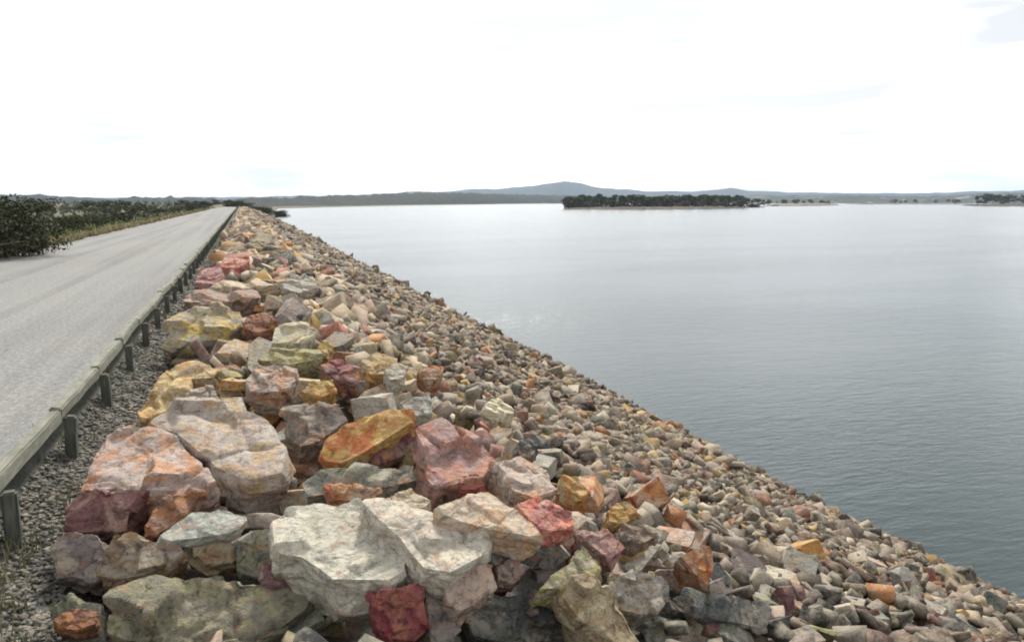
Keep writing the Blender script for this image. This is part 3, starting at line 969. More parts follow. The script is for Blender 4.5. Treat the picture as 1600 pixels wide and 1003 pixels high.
# ------------------------------------------------------------------ the big stones one can pick out
# (picture outline, height of the face's middle, facing (x, y, z), thickness, tone, label, short way to name it)
H = [
 ([(122,770),(142,722),(152,690),(178,672),(230,666),(282,682),(318,715),(340,740),(345,764),(290,770),(235,768),(165,766)], .13, (-.1,-.40,.9), .42, 'pinkish2',
  'huge pinkish boulder with an orange-stained top, nearest the guard rail', 'the huge pinkish boulder'),
 ([(232,662),(262,640),(300,630),(345,632),(385,645),(428,655),(442,690),(460,730),(452,748),(400,755),(350,748),(318,712),(280,680),(245,668)], .20, (0,-.36,.93), .45, 'creampink',
  'broad cream and pink slab adjoining the huge pinkish boulder, beside a dark hollow', 'the broad cream-pink slab'),
 ([(98,830),(108,785),(130,764),(180,764),(232,766),(205,798),(198,830),(150,834)], -.02, (-.15,-.85,.5), .34, 'maroonred',
  'deep maroon-red rock face under the front of the huge pinkish boulder', 'the maroon-red front rock'),
 ([(78,872),(88,838),(100,830),(150,834),(166,850),(166,892),(150,916),(110,908),(82,898)], -.16, (-.2,-.85,.5), .34, 'purple-grey',
  'purple-grey craggy rock at the lower corner by the gravel gully', 'the purple-grey corner rock'),
 ([(155,906),(152,862),(175,838),(215,830),(245,846),(285,850),(290,866),(265,886),(225,900),(180,908)], -.12, (0,-.8,.6), .32, 'brown',
  'smooth brownish rounded rock beside the purple-grey corner rock', 'the smooth brownish rock'),
 ([(222,838),(235,800),(262,770),(322,764),(305,785),(288,806),(262,826),(238,838)], .0, (.15,-.65,.7), .18, 'rusty',
  'rust-red leaning slab with a pale edge, tilted against the grey plate', 'the rust-red leaning slab'),
 ([(240,843),(275,815),(300,800),(350,795),(385,805),(392,822),(345,836),(262,846)], -.02, (0,-.50,.86), .10, 'palegreen',
  'thin pale grey plate lying across the ochre cube', 'the thin grey plate'),
 ([(298,842),(362,840),(372,880),(320,884),(304,866)], -.17, (.05,-.88,.45), .26, 'yellowbrown',
  'small ochre cube-shaped stone tucked under the thin grey plate', 'the ochre cube stone'),
 ([(368,850),(395,822),(420,826),(428,868),(412,905),(376,898)], -.15, (.1,-.85,.5), .26, 'green-grey',
  'dark greenish block standing between the ochre cube and the white slab', 'the dark greenish block'),
 ([(420,808),(440,793),(490,785),(530,787),(560,779),(596,800),(640,850),(634,895),(602,914),(560,918),(530,915),(500,892),(470,872),(432,866),(424,835)], .08, (0,-.32,.94), .36, 'whitegreen',
  'largest whitish slab in the front, flat-topped with cracks', 'the large whitish slab'),
 ([(562,782),(600,775),(650,790),(700,812),(772,832),(756,870),(704,897),(662,890),(642,868),(620,838),(592,814)], .12, (.08,-.32,.94), .34, 'creamgrey',
  'cream flat slab joined to the large whitish slab by a crack', 'the cream flat slab'),
 ([(683,792),(720,775),(762,765),(800,788),(838,815),(852,842),(820,838),(770,828),(720,816),(690,804)], .16, (.15,-.42,.9), .26, 'pinkcream',
  'pink and cream slab with a peaked top behind the cream flat slab', 'the peaked pink slab'),
 ([(805,787),(840,775),(875,788),(906,816),(882,828),(850,832),(822,808)], .08, (.25,-.45,.85), .22, 'redbright',
  'bright salmon-red rock beside the peaked pink slab', 'the salmon-red rock'),
 ([(755,872),(775,840),(800,834),(846,846),(852,866),(822,886),(772,882)], -.05, (.25,-.8,.55), .32, 'dark',
  'dark teal-grey rock under the peaked pink slab', 'the dark teal-grey rock'),
 ([(492,702),(518,676),(560,655),(610,637),(645,639),(652,655),(610,682),(562,711),(530,725),(505,719)], .15, (-.22,-.55,.8), .14, 'goldslab',
  'brilliant yellow-orange slab propped at a tilt over a dark hollow', 'the yellow-orange slab'),
 ([(535,724),(565,708),(610,684),(652,658),(668,684),(645,710),(596,722),(560,728)], .03, (.2,-.85,.5), .24, 'redpurple',
  'red and purple stone holding up the yellow-orange slab', 'the red-purple prop stone'),
 ([(645,668),(690,650),(742,685),(776,706),(770,738),(752,766),(716,756),(684,768),(662,748),(668,715),(656,690)], .10, (.15,-.5,.85), .34, 'pinkmottle',
  'large mottled pink and red rock behind the peaked pink slab', 'the mottled pink rock'),
 ([(718,766),(724,745),(746,738),(760,764)], .0, (.1,-.8,.6), .16, 'redbright',
  'small crimson stone under the lower corner of the mottled pink rock', 'the small crimson stone'),
 ([(455,758),(500,735),(560,728),(640,734),(655,750),(600,763),(520,772),(470,778)], .0, (0,-.6,.8), .22, 'green-grey',
  'long grey-green slab lying under the yellow-orange slab', 'the long grey-green slab'),
 ([(506,760),(540,754),(602,765),(592,776),(545,783),(520,780)], -.02, (0,-.7,.7), .16, 'orange',
  'narrow orange stone peeping out above the large whitish slab', 'the narrow orange stone'),
 ([(604,778),(640,762),(678,786),(652,797),(622,792)], .1, (0,-.45,.9), .16, 'cream',
  'small lichened cream stone between the orange strip and the peaked slab', 'the small lichened cream stone'),
 ([(405,884),(425,868),(465,870),(496,896),(516,918),(502,934),(450,918),(410,908)], -.12, (.05,-.7,.7), .2, 'maroon',
  'triangular maroon slab under the edge of the large whitish slab', 'the triangular maroon slab'),
 ([(160,948),(215,905),(330,900),(440,905),(494,920),(484,950),(440,985),(390,1012),(250,1020),(165,990)], -.20, (0,-.62,.78), .4, 'mossy',
  'long mossy brown boulder along the bottom edge', 'the long mossy boulder'),
 ([(-40,975),(20,948),(90,936),(160,944),(168,990),(170,1030),(-40,1040)], -.36, (0,-.5,.85), .3, 'green-grey',
  'grey-green mossy slab in the bottom corner by the gully', 'the mossy corner slab'),
 ([(82,962),(110,948),(150,950),(150,975),(120,985),(88,980)], -.27, (0,-.5,.85), .12, 'rusty',
  'small rusty stone lying on the mossy corner slab', 'the small rusty stone'),
 ([(578,932),(640,912),(662,915),(666,985),(642,1008),(600,998),(580,962)], -.14, (-.1,-.88,.45), .3, 'crimson',
  'crimson block with a flat face, front of the pile', 'the crimson block'),
 ([(640,912),(668,902),(692,897),(704,950),(722,985),(692,1012),(670,988),(664,922)], -.16, (.3,-.8,.5), .3, 'purple-grey',
  'grey-purple stone standing right beside the crimson block', 'the grey-purple upright stone'),
 ([(690,908),(740,882),(772,879),(774,920),(742,946),(706,962)], -.08, (.1,-.75,.65), .26, 'brownpink',
  'brownish pink stone in front of the cream flat slab', 'the brownish pink stone'),
 ([(775,884),(800,870),(828,886),(802,912),(778,906)], -.12, (.15,-.75,.6), .2, 'maroon',
  'small maroon stone below the dark teal-grey rock', 'the small maroon stone'),
 ([(838,922),(862,898),(890,880),(910,850),(946,886),(932,906),(892,918)], -.10, (.1,-.6,.8), .24, 'olive',
  'olive-yellow pointed rock with a pale crest', 'the olive pointed rock'),
 ([(872,912),(915,900),(952,915),(978,960),(1004,1010),(930,1015),(900,962),(880,938)], -.22, (.05,-.75,.65), .3, 'crusty',
  'rough crusted yellow-brown rock running off the bottom edge', 'the crusted yellow-brown rock'),
 ([(722,955),(770,932),(868,920),(882,960),(890,1003),(800,1010),(738,992)], -.34, (.05,-.85,.5), .34, 'dark',
  'blackish block beside the crusted yellow-brown rock', 'the blackish block'),
 ([(1062,868),(1095,852),(1114,852),(1116,882),(1106,916),(1084,896)], -.42, (-.1,-.7,.7), .24, 'orange',
  'orange-brown angular stone on the upper slope, like a broken brick', 'the orange-brown angular stone'),
 ([(944,908),(990,888),(1046,900),(1048,935),(1012,962),(960,952)], -.32, (.1,-.75,.65), .28, 'grey',
  'grey rounded block next to the crusted yellow-brown rock', 'the grey rounded block'),
 ([(1040,930),(1090,922),(1145,926),(1205,948),(1200,985),(1120,968),(1046,952)], -.62, (.2,-.7,.7), .26, 'dark',
  'long dark slab low on the near slope', 'the long dark slab'),
 ([(1000,975),(1060,962),(1150,975),(1200,1000),(1120,1020),(1010,1015)], -.72, (.2,-.6,.75), .26, 'green-grey',
  'grey-green slab below the long dark slab at the bottom edge', 'the lower grey-green slab'),
 ([(878,742),(904,746),(922,770),(908,778),(886,764)], .0, (.3,-.5,.8), .14, 'yellow',
  'cream-yellow oval stone leaning above the salmon-red rock', 'the cream-yellow oval stone'),
 ([(950,800),(962,784),(985,780),(998,802),(972,822),(950,816)], -.12, (.1,-.6,.8), .2, 'yellow',
  'round yellowish stone beyond the salmon-red rock', 'the round yellowish stone'),
 ([(964,822),(1000,814),(1032,836),(1002,850),(970,842)], -.2, (.2,-.5,.85), .16, 'brown',
  'brown-olive flat stone below the round yellowish stone', 'the brown-olive flat stone'),
 ([(904,832),(950,825),(978,856),(952,874),(922,852)], -.12, (.2,-.6,.8), .22, 'pinkred',
  'dusky pink rock between the salmon-red and the olive rocks', 'the dusky pink rock'),
 ([(774,722),(820,711),(860,738),(872,766),(832,780),(802,770),(790,742)], .02, (.25,-.4,.9), .26, 'pinkish',
  'pale pinkish-grey flat rock behind the salmon-red rock', 'the pale pinkish flat rock'),
 ([(806,692),(830,682),(842,700),(832,716),(812,714)], .02, (.1,-.6,.8), .2, 'dark',
  'small blackish stone standing out among pale ones beyond the mottled pink rock', 'the small blackish stone'),
 ([(440,642),(480,628),(530,632),(546,655),(500,690),(470,700),(448,684)], .13, (0,-.62,.78), .34, 'brownshade',
  'grey-brown hollowed rock behind the yellow-orange slab', 'the grey-brown hollowed rock'),
 ([(624,628),(672,614),(676,646),(640,652)], .18, (0,-.6,.8), .2, 'palegreen',
  'blue-grey block just above the yellow-orange slab', 'the blue-grey block'),
 ([(205,652),(232,612),(262,568),(300,560),(345,572),(342,590),(300,592),(290,616),(272,640),(228,656)], .12, (-.1,-.5,.85), .34, 'tan',
  'big tan-yellow rock at the gully edge behind the huge pinkish boulder', 'the big tan-yellow rock'),
 ([(282,628),(300,605),(330,602),(345,628),(340,640),(300,640)], .2, (0,-.5,.85), .26, 'pale grey',
  'pale stone sitting on the broad cream-pink slab', 'the pale stone on the slab'),
 ([(382,595),(398,570),(466,572),(462,600),(430,615),(392,616)], .2, (0,-.45,.9), .26, 'pinkish',
  'dusty pink block with a square dark face', 'the dusty pink block'),
 ([(255,532),(262,505),(285,485),(330,474),(376,484),(382,506),(345,530),(300,537)], .18, (-.05,-.5,.85), .36, 'yellowgrey',
  'humped yellow-grey boulder halfway along the crest edge', 'the humped yellow-grey boulder'),
 ([(378,510),(386,490),(425,486),(430,512),(400,522)], .2, (0,-.5,.85), .26, 'rusty',
  'rusty rock next to the humped yellow-grey boulder', 'the rusty rock on the crest'),
 ([(424,537),(430,508),(480,502),(496,520),(472,537)], .24, (0,-.5,.85), .3, 'brightcream',
  'brightest cream-white rock in the middle of the crest', 'the brightest cream rock'),
 ([(492,552),(505,531),(522,540),(512,560)], .2, (0,-.6,.8), .2, 'yellow',
  'small yellow stone on the water side of the brightest cream rock', 'the small yellow stone'),
 ([(498,572),(530,557),(562,575),(560,602),(520,592)], .18, (.1,-.55,.85), .26, 'redpurple',
  'maroon stone with an orange patch in mid crest', 'the maroon stone in mid crest'),
 ([(560,565),(590,548),(622,560),(618,582),(580,588)], .14, (.1,-.5,.85), .24, 'tan',
  'orange-tan stone beside the maroon stone in mid crest', 'the orange-tan stone'),
 ([(600,578),(620,565),(638,572),(632,592),(610,594)], .16, (.1,-.5,.85), .2, 'pale grey',
  'pale small stone beside the orange-tan stone', 'the pale small stone'),
 ([(652,582),(672,568),(694,574),(690,592),(664,596)], .1, (.1,-.5,.85), .2, 'orange',
  'orange-yellow stone near the top of the slope', 'the orange-yellow stone'),
 ([(470,612),(485,596),(520,592),(526,612),(500,622)], .2, (.0,-.5,.85), .24, 'yellow',
  'yellow-topped stone behind the grey-brown hollowed rock', 'the yellow-topped stone'),
 ([(398,562),(420,546),(500,545),(506,560),(450,570)], .18, (0,-.35,.93), .24, 'olive',
  'long olive-grey slab behind the dusty pink block', 'the long olive-grey slab'),
 ([(304,442),(310,420),(345,412),(352,432),(340,446)], .2, (0,-.5,.85), .36, 'redpink',
  'pink-red block at the crest edge, far along the rail', 'the far pink-red block'),
 ([(340,418),(352,398),(388,392),(392,408),(370,420)], .24, (0,-.4,.9), .36, 'redbright',
  'reddish rock beyond the far pink-red block', 'the far reddish rock'),
 ([(320,450),(345,438),(432,433),(438,444),(380,452)], .24, (0,-.3,.95), .3, 'cream',
  'long pale ledge stone crossing the crest', 'the long pale ledge stone'),
 ([(280,472),(300,455),(400,450),(412,464),(340,474)], .18, (0,-.35,.93), .3, 'pinkish',
  'pinkish flat slab in front of the long pale ledge stone', 'the pinkish flat slab'),
 ([(755,636),(768,620),(800,634),(804,646),(780,648)], .02, (.3,-.3,.9), .14, 'brightcream',
  'whitish flat stone at the top of the slope beyond the mottled pink rock', 'the whitish flat stone'),
 ([(436,452),(455,428),(490,432),(500,448),(470,458)], .2, (.1,-.4,.9), .3, 'pale grey',
  'pale rock on the water side of the long pale ledge stone', 'the pale rock by the ledge'),
]
EXTRA = {
 'pinkish2':   ((.47, .39, .35), (.42, .30, .25), (.46, .22, .10), .42),
 'creampink':  ((.52, .46, .40), (.47, .38, .34), (.47, .33, .18), .30),
 'maroonred':  ((.24, .09, .085), (.17, .09, .09), (.36, .25, .20), .25),
 'palegreen':  ((.44, .44, .38), (.38, .40, .36), (.30, .31, .27), .25),
 'yellowbrown':((.44, .31, .15), (.40, .33, .24), (.36, .20, .08), .35),
 'whitegreen': ((.47, .44, .36), (.42, .40, .33), (.38, .35, .27), .30),
 'creamgrey':  ((.48, .43, .34), (.44, .40, .33), (.35, .33, .29), .25),
 'pinkcream':  ((.50, .40, .33), (.50, .42, .30), (.48, .30, .17), .35),
 'redbright':  ((.46, .16, .11), (.36, .09, .09), (.48, .29, .16), .25),
 'goldslab':   ((.54, .37, .14), (.48, .25, .07), (.38, .10, .04), .55),
 'redpurple':  ((.30, .09, .07), (.16, .085, .10), (.42, .22, .08), .35),
 'pinkmottle': ((.40, .28, .26), (.34, .18, .16), (.46, .22, .15), .45),
 'mossy':      ((.21, .19, .13), (.15, .14, .105), (.27, .25, .14), .40),
 'crimson':    ((.27, .055, .07), (.20, .06, .065), (.34, .14, .09), .30),
 'brownpink':  ((.31, .23, .18), (.26, .17, .15), (.37, .27, .20), .30),
 'crusty':     ((.38, .29, .14), (.30, .18, .08), (.50, .44, .30), .40),
 'pinkred':    ((.34, .20, .18), (.30, .12, .12), (.42, .30, .25), .30),
 'brownshade': ((.24, .21, .18), (.17, .15, .13), (.36, .24, .16), .30),
 'tan':        ((.48, .36, .17), (.44, .33, .19), (.46, .24, .08), .40),
 'yellowgrey': ((.37, .33, .23), (.30, .28, .22), (.50, .35, .08), .42),
 'brightcream':((.60, .56, .42), (.55, .50, .36), (.52, .42, .20), .22),
 'redpink':    ((.42, .22, .20), (.40, .12, .13), (.50, .40, .35), .35),
}
CRUST = {'redpink': .85, 'redbright': .75, 'maroonred': .6, 'pinkmottle': .65, 'goldslab': .15, 'whitegreen': .2, 'brightcream': 0.1, 'crimson': .12, 'mossy': .3}
for kx, (a, b, c, s_) in EXTRA.items():
    RM[kx] = rock_mat('hero_' + kx + '_stone' if False else kx + '_rock', a, b, c, s_, 0.5, CRUST.get(kx, .5))


def inside(px, py, poly):
    c = False
    n = len(poly)
    j = n - 1
    for i in range(n):
        xi, yi = poly[i]; xj, yj = poly[j]
        if (yi > py) != (yj > py) and px < (xj - xi) * (py - yi) / (yj - yi + 1e-9) + xi:
            c = not c
        j = i
    return c


def hero_stone(i, poly, zc, n, thick, tone, label):
    r = random.Random(900 + i)
    n = Vector(n).normalized()
    cx_ = sum(p[0] for p in poly) / len(poly); cy_ = sum(p[1] for p in poly) / len(poly)
    c = on_z(cx_, cy_, zc)
    pts = [on_plane(px, py, c, n) for px, py in poly]
    cen = sum(pts, Vector()) / len(pts)
    size = max((p - cen).length for p in pts)
    down = (-n * 0.75 + Vector((0, 0, -0.45)) + Vector((0, .25, 0))).normalized()
    bm = bmesh.new()
    rings = []
    for f, d, jit in ((0.965, -0.015 * thick, .012), (1.0, 0.06 * thick, .0), (1.0, 0.55 * thick, .07), (0.84, 1.0 * thick, .10)):
        ring = []
        for p in pts:
            off = (p - cen) * (f * (1 + r.uniform(-jit, jit)))
            ring.append(bm.verts.new(cen + off + down * (d * (1 + r.uniform(-jit, jit)))))
        rings.append(ring)
    m = len(pts)
    for a in range(3):
        for q in range(m):
            bm.faces.new((rings[a][q], rings[a][(q + 1) % m], rings[a + 1][(q + 1) % m], rings[a + 1][q]))
    bm.faces.new(rings[0]); bm.faces.new(rings[3])
    for q in range(5):                       # broken-off edges and corners, mostly of the sides
        an = r.uniform(0, 6.283)
        side = n.orthogonal().normalized()
        d = (Matrix.Rotation(an, 3, n) @ side + n * r.uniform(-.6, .75)).normalized()
        ext = max((v.co - cen).dot(d) for v in bm.verts)
        res_ = bmesh.ops.bisect_plane(bm, geom=bm.verts[:] + bm.edges[:] + bm.faces[:], plane_co=cen + d * ext * r.uniform(.84, .95), plane_no=d, clear_outer=True)
        ed = [e for e in res_['geom_cut'] if isinstance(e, bmesh.types.BMEdge)]
        if len(ed) >= 3: bmesh.ops.contextual_create(bm, geom=ed)
    bmesh.ops.triangulate(bm, faces=bm.faces[:])
    bmesh.ops.recalc_face_normals(bm, faces=bm.faces[:])
    tmp = bpy.data.meshes.new('tmp')
    bm.to_mesh(tmp); bm.free()
    o = bpy.data.objects.new('tmp', tmp)
    COL.objects.link(o)
    rm = o.modifiers.new('r', 'REMESH')
    rm.mode = 'SHARP'
    rm.octree_depth = 6
    rm.scale = .95
    rm.sharpness = 1.0
    rm.use_remove_disconnected = False
    dg = bpy.context.evaluated_depsgraph_get()
    me = bpy.data.meshes.new_from_object(o.evaluated_get(dg))
    bpy.data.objects.remove(o); bpy.data.meshes.remove(tmp)
    nv = len(me.vertices)
    co = np.empty(nv * 3, np.float32); me.vertices.foreach_get('co', co); co = co.reshape(-1, 3)
    no = np.empty(nv * 3, np.float32); me.vertices.foreach_get('normal', no); no = no.reshape(-1, 3)
    ax = (n + Vector((r.uniform(-.5, .5), r.uniform(-.3, .3), r.uniform(-.2, .2)))).normalized()
    sc = 1.0 / size
    seed = Vector((i * 3.7, i * 1.3, 0))
    rough = {'goldslab': .5, 'palegreen': .55, 'yellowbrown': .6, 'whitegreen': .6, 'creamgrey': .6, 'pinkish2': .7, 'creampink': .65, 'pinkcream': .75}.get(tone, .9)
    res = np.empty_like(co)
    # broken planes: Voronoi-cell faceting gives hewn steps, strata give ledges, fine noise gives grain
    for q in range(nv):
        p = Vector(co[q]); nn = Vector(no[q])
        lp = (p - cen) * sc
        along = lp.dot(ax)
        wp = lp * 1.45 + seed + Vector((mnoise.noise(lp * 2.5 + seed), mnoise.noise(lp * 2.5 + Vector((9, 0, 0))), 0)) * .25
        dist, fp = mnoise.voronoi(wp)
        c0 = Vector(fp[0])
        tl = Vector((mnoise.cell(c0 * 31.7) - .5, mnoise.cell(c0 * 17.3 + Vector((5, 1, 0))) - .5, mnoise.cell(c0 * 11.9 + Vector((0, 8, 3))) - .5))
        gap = min(1.0, (dist[1] - dist[0]) / .22); gap = gap * gap * (3 - 2 * gap)
        facet = (wp - c0).dot(tl) * .17 * gap
        crack = -.030 * max(0.0, 1 - (dist[1] - dist[0]) / .07)
        lay = along * 5.5 + mnoise.noise(lp * 1.3 + seed) * .9
        fr = lay - math.floor(lay)
        st = (fr / .8 if fr < .8 else (1 - fr) / .2) ** 2 * .020
        g = mnoise.noise(lp * 2.2 + seed)
        fine = mnoise.noise(lp * 9 + seed) * .016 + mnoise.noise(lp * 21 + seed) * .008
        amp = facet + crack - st + g * .018 + fine
        res[q] = p + nn * (amp * size * rough)
    res -= np.array(cen, np.float32)
    me.vertices.foreach_set('co', res.ravel())
    me.update()
    for p in me.polygons: p.use_smooth = True
    me.set_sharp_from_angle(angle=math.radians(22))
    me.name = 'rock'
    ob = link_mesh('boulder' if size > .33 else 'rock', me, RM[tone])
    ob.location = cen
    tag(ob, label, 'boulder' if size > .33 else 'rock', 'rocks of the dam face')
    ob['_s'] = size
    del ob['_s']
    return ob, cen, size


HERO = []
for i, (poly, zc, n, th, tone, lab, ref) in enumerate(H):
    ob, cen, size = hero_stone(i, poly, zc, n, th, tone, lab)
    HERO.append((poly, cen, size, ref, min(p[0] for p in poly), max(p[0] for p in poly), min(p[1] for p in poly), max(p[1] for p in poly)))

# ------------------------------------------------------------------ the rest of the riprap
TONES = ['pale grey', 'cream', 'pinkish', 'yellow', 'orange', 'rusty', 'red', 'maroon', 'purple-grey', 'grey', 'green-grey', 'dark', 'olive', 'brown']
W_CREST = np.array([.12, .17, .10, .08, .05, .05, .02, .06, .06, .08, .05, .04, .05, .07])
W_SLOPE = np.array([.13, .17, .07, .05, .025, .035, .006, .05, .09, .14, .06, .06, .04, .119])


def bed_z(x):
    if x < -0.7: return -0.36 + (x + 1.0) / 0.3 * 0.16 if x > -1.0 else -0.36
    return CREST_Z if x < CREST_X else CREST_Z - (x - CREST_X) / RUN


def scatter(y0, y1, s_mean, cover, x0=-0.95, x1=None):
    x1 = CREST_X + RUN * (CREST_Z - WATER_Z) + 0.3 if x1 is None else x1
    area = (x1 - x0) * (y1 - y0) * 1.05
    n = int(area / (s_mean ** 2) * cover)
    x = rng.uniform(x0, x1, n)
    y = rng.uniform(y0, y1, n)
    s = s_mean * np.exp(rng.normal(0, .38, n))
    s *= np.where(x < CREST_X - .3, 1.35, np.where(x < CREST_X + 1.5, 1.0, .95))
    return x, y, np.clip(s, s_mean * .35, s_mean * 2.6)


st = []     # x, y, size, band
for y0, y1, sm, cov, band in ((1.0, 6, .20, 1.9, 0), (6, 12, .205, 1.75, 0), (12, 24, .23, 1.6, 0), (24, 48, .28, 1.5, 1), (48, 110, .36, 1.4, 1), (110, 302, .58, 1.3, 2)):
    for sm_, xa, xb in ((sm if y0 < 48 else sm * .74, -0.95, 2.3), (sm * (.82 if y0 < 5 else .70 if y0 < 48 else .8), 2.3, None)):
        x, y, s = scatter(y0, y1, sm_, cov, xa, xb)
        st.append(np.stack([x, y, s, np.full(len(x), band if s.mean() > .2 or band else 1 if y0 > 6 else 0)], 1))
st = np.concatenate(st)
keep, rows_ = [], []
for x, y, s, band in st:
    zb = bed_z(x)
    if rng.random() < .30:
        zb -= .12 + .10 * rng.random()          # the layer below, seen through the gaps
    if y < 3.3: s = min(s, .2); zb -= .12
    z = zb + s * rng.uniform(-.20, .28) + 0.05 * fbm(x * .9, y * .9, 5.0) + (0.11 * fbm(x * .28, y * .2, 8.0) if x > 1.8 else 0)
    if x < -0.7: s = min(s, .3)
    if x < 2.3 and y > 48: s = min(s, .62); z -= .06
    pr = project(Vector((x, y, z)))
    hidden = False
    if pr and y < 26:
        u, v, dep = pr
        rad = s * .5 * F_PX / dep
        for poly, cen, size, ref, a0, a1, b0, b1 in HERO:
            if u < a0 - rad or u > a1 + rad or v < b0 - rad or v > b1 + rad: continue
            near_side = dep < (cen - EYE).dot(_Fv) + size * .3
            if inside(u, v, poly) or (near_side and any(inside(u + dx * rad * 1.05, v + dy * rad * 1.05, poly) for dx, dy in ((1, 0), (-1, 0), (0, 1), (0, -1), (.7, -.7), (-.7, -.7)))):
                hidden = True
                break
    if hidden:
        # stays in the heap under the big stone, but small and low
        if band == 0 and s < .2:
            z = zb - .10
            s *= .6
        else:
            continue
    rows_.append((x, y, z, s, band, 0 if hidden else 1))
st = np.array(rows_)
def tone_w(r_):
    w_ = (W_CREST if r_[0] < CREST_X + .4 else W_SLOPE).copy()
    q = project(Vector(r_[:3]))
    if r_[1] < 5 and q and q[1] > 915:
        w_ = np.array([.0, .03, .03, .0, .0, .04, .0, .07, .14, .12, .2, .22, .06, .09])   # darker, mossier tones for near stones low in the view
    return w_ / w_.sum()
tones = np.array([rng.choice(14, p=tone_w(r_)) for r_ in st])

# which stones show largest: those become things of their own
pxsize = np.zeros(len(st))
for i, (x, y, z, s, band, ok) in enumerate(st):
    if y > 40 or not ok: continue
    pr = project(Vector((x, y, z)))
    if pr and -5 < pr[0] < 1605 and 320 < pr[1] < 1000:
        pxsize[i] = s * F_PX / pr[2]
order = np.argsort(-pxsize)
N_THINGS = 296 - len(HERO)
chosen = [i for i in order[:N_THINGS] if pxsize[i] > 0]
taken = set(chosen)

COLOUR_WORD = {t: t for t in TONES}
items = []
for i in chosen:
    x, y, z, s, band, ok = st[i]
    pi = int(rng.integers(len(PROTO)))
    shape, me = PROTO[pi]
    p = Vector((x, y, z))
    u, v, dep = project(p)
    d = min(range(len(HERO)), key=lambda q: (HERO[q][1] - p).length - HERO[q][2] * .5)
    hv = p - HERO[d][1]
    ref = HERO[d][3]
    if abs(hv.x) > abs(hv.y):
        rel = 'on the water side of' if hv.x > 0 else 'on the road side of'
    else:
        rel = 'behind' if hv.y > 0 else 'in front of'
    sz = 'small' if s < .27 else ('mid-sized' if s < .42 else 'large')
    items.append(dict(i=i, me=me, key=(sz, COLOUR_WORD[TONES[tones[i]]], shape, rel, ref), dist=hv.length, p=p, s=s, tone=TONES[tones[i]]))
groups = {}
for it in items: groups.setdefault(it['key'], []).append(it)
ORD = ['nearest', 'second nearest', 'third nearest', 'fourth nearest', 'fifth nearest', 'sixth nearest', 'seventh nearest', 'eighth nearest']
for key, g in groups.items():
    g.sort(key=lambda it: it['dist'])
    for q, it in enumerate(g):
        sz, colw, shape, rel, ref = key
        base = f'{sz} {colw} {shape} stone {rel} {ref}'
        it['label'] = base if len(g) == 1 else f'{ORD[min(q, 7)]} {base}'
        if len(it['label'].split()) > 16: it['label'] = it['label'].replace(sz + ' ', '', 1)
        if len(it['label'].split()) > 16: it['label'] = it['label'].replace(shape + ' ', '', 1)
for it in items:
    me = it['me']
    o = bpy.data.objects.new('rock', me)
    COL.objects.link(o)
    o.location = it['p']
    k_ = it['s'] * .95
    on_slope = it['p'].x > CREST_X
    o.scale = (k_ * random.uniform(.85, 1.15), k_ * random.uniform(.85, 1.15), k_ * random.uniform(.85, 1.15))
    tilt = math.atan(1 / RUN) if on_slope else 0
    o.rotation_euler = (random.gauss(0, .42), random.gauss(0, .42), random.uniform(0, 6.28)) if not on_slope else (random.gauss(0, .4), tilt * .6 + random.gauss(0, .4), random.gauss(.3, .9))
    o.material_slots[0].link = 'OBJECT'
    o.material_slots[0].material = RM[it['tone']]
    tag(o, it['label'], 'rock', 'rocks of the dam face')

# all remaining stones: one mass
vs, fs, cs, off = [], [], [], 0
TA = np.array([PAL[t][0] for t in TONES]); TB = np.array([PAL[t][1] for t in TONES])
for i, (x, y, z, s, band, ok) in enumerate(st):
    if i in taken: continue
    P = (LO_NEAR, LO_MID, LO_FAR)[int(band)]
    v, f = P[int(rng.integers(len(P)))]
    a, b, c = rng.normal(0, .55), rng.normal(0, .55), rng.uniform(0, 6.28)
    if x > CREST_X: b += .25
    Rm = np.array((Matrix.Rotation(c, 3, 'Z') @ Matrix.Rotation(b, 3, 'Y') @ Matrix.Rotation(a, 3, 'X')))
    vv = (v * (s * rng.uniform(.85, 1.15, 3))) @ Rm.T + np.array((x, y, z))
    col = TA[tones[i]] * (1 - (mx := rng.random())) + TB[tones[i]] * mx
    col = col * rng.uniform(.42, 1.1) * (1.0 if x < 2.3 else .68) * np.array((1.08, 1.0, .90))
    if z < WATER_Z + .22: col = col * .6          # wet stones at the waterline
    vs.append(vv); fs.append(f + off); off += len(v)
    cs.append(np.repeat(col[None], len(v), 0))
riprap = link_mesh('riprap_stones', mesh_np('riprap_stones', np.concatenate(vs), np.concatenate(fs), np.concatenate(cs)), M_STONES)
riprap['kind'] = 'stuff'

# gravel in the gully between rail and rocks, and loose chippings at the road edge
vs, fs, cs, off = [], [], [], 0
def chips(n, fx, fy, fz, smin, smax, tint):
    global off
    for i in range(n):
        y = fy(); x = fx()
        s = rng.uniform(smin, smax)
        v, f = LO_MID[int(rng.integers(len(LO_MID)))]
        c = rng.uniform(0, 6.28)
        Rm = np.array(Matrix.Rotation(c, 3, 'Z') @ Matrix.Rotation(rng.normal(0, .4), 3, 'X'))
        vs.append((v * s) @ Rm.T + np.array((x, y, fz(x, y) + s * .12)))
        fs.append(f + off); off += len(v)
        g = rng.uniform(.035, .13)
        col = np.array(tint) * g / .2
        cs.append(np.repeat(col[None], len(v), 0))
chips(11000, lambda: rng.uniform(-1.46, -.82), lambda: 2.4 * (7 ** rng.random()), gz, .012, .042, (.2, .2, .185))
chips(1500, lambda: rng.uniform(-1.46, -.9), lambda: 12 * (5 ** rng.random()), gz, .03, .08, (.2, .2, .185))
gravel = link_mesh('gravel', mesh_np('gravel', np.concatenate(vs), np.concatenate(fs), np.concatenate(cs)), M_STONES)
gravel['kind'] = 'stuff'

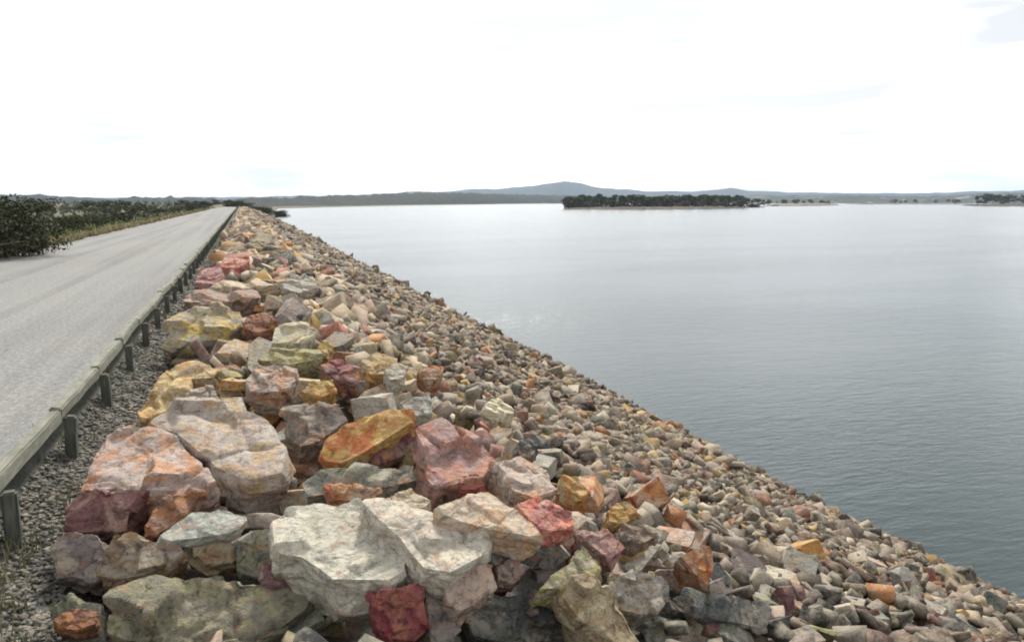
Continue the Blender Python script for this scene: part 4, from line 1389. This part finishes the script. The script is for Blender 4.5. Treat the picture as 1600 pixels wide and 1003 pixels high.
# ------------------------------------------------------------------ the timber guard rail
SP = 1.72
rail = bpy.data.objects.new('guard_rail', None)
COL.objects.link(rail)
rail.location = (-1.44, 3.0, 0)
tag(rail, 'low weathered timber guard rail on dark posts along the road edge', 'guard rail')


def timber(dx, dy, dz, seed, bev=.012):
    r = random.Random(seed)
    bm = bmesh.new()
    bmesh.ops.create_cube(bm, size=1)
    bmesh.ops.subdivide_edges(bm, edges=[e for e in bm.edges if abs((e.verts[0].co - e.verts[1].co)[1 if dy > dz else 2]) > .5], cuts=4)
    for v in bm.verts:
        v.co = Vector((v.co.x * dx, v.co.y * dy, v.co.z * dz))
        v.co += Vector((mnoise.noise(v.co * 3 + Vector((seed, 0, 0))), 0, mnoise.noise(v.co * 3 + Vector((0, seed, 9))))) * .012
    bmesh.ops.bevel(bm, geom=[e for e in bm.edges if len(e.link_faces) == 2 and e.calc_face_angle() > .8], offset=bev, segments=2, affect='EDGES')
    me = bpy.data.meshes.new('timber')
    bm.to_mesh(me); bm.free()
    return me


beams = [timber(.09, SP - .03, .105, s) for s in range(4)]
posts = [timber(.08, .085, .42, 50 + s) for s in range(4)]
for m_ in beams: m_.materials.append(M_BEAM)
for m_ in posts: m_.materials.append(M_POST)
for i in range(150):
    y = 3.3 + i * SP - 3.0 - SP
    b = bpy.data.objects.new('beam', beams[i % 4])
    COL.objects.link(b); b.parent = rail
    b.location = (random.gauss(0, .006), y + SP / 2, .115 + random.gauss(0, .008))
    b.rotation_euler = (random.gauss(0, .012), random.gauss(0, .07), random.gauss(0, .010))
    p = bpy.data.objects.new('post', posts[i % 4])
    COL.objects.link(p); p.parent = rail
    p.location = (.09, y + .08, -.12 + random.gauss(0, .012))
    p.rotation_euler = (random.gauss(0, .04), random.gauss(.02, .04), random.gauss(0, .1))

# ------------------------------------------------------------------ haze over the lake
hz = bpy.data.materials.new('haze')
hz.use_nodes = True
hz.node_tree.nodes.clear()
ho = hz.node_tree.nodes.new('ShaderNodeOutputMaterial')
pv = hz.node_tree.nodes.new('ShaderNodeVolumePrincipled')
pv.inputs['Color'].default_value = (.55, .74, 1.0, 1)
pv.inputs['Density'].default_value = 4.2e-5
pv.inputs['Anisotropy'].default_value = 0.2
hz.node_tree.links.new(pv.outputs[0], ho.inputs['Volume'])
bm = bmesh.new()
bmesh.ops.create_cube(bm, size=1)
me = bpy.data.meshes.new('haze')
for v in bm.verts:
    v.co = Vector((v.co.x * 26000, v.co.y * 13500 + 5900, -14 if v.co.z < 0 else 420))
bm.to_mesh(me); bm.free()
haze = link_mesh('haze', me, hz)
haze['kind'] = 'stuff'
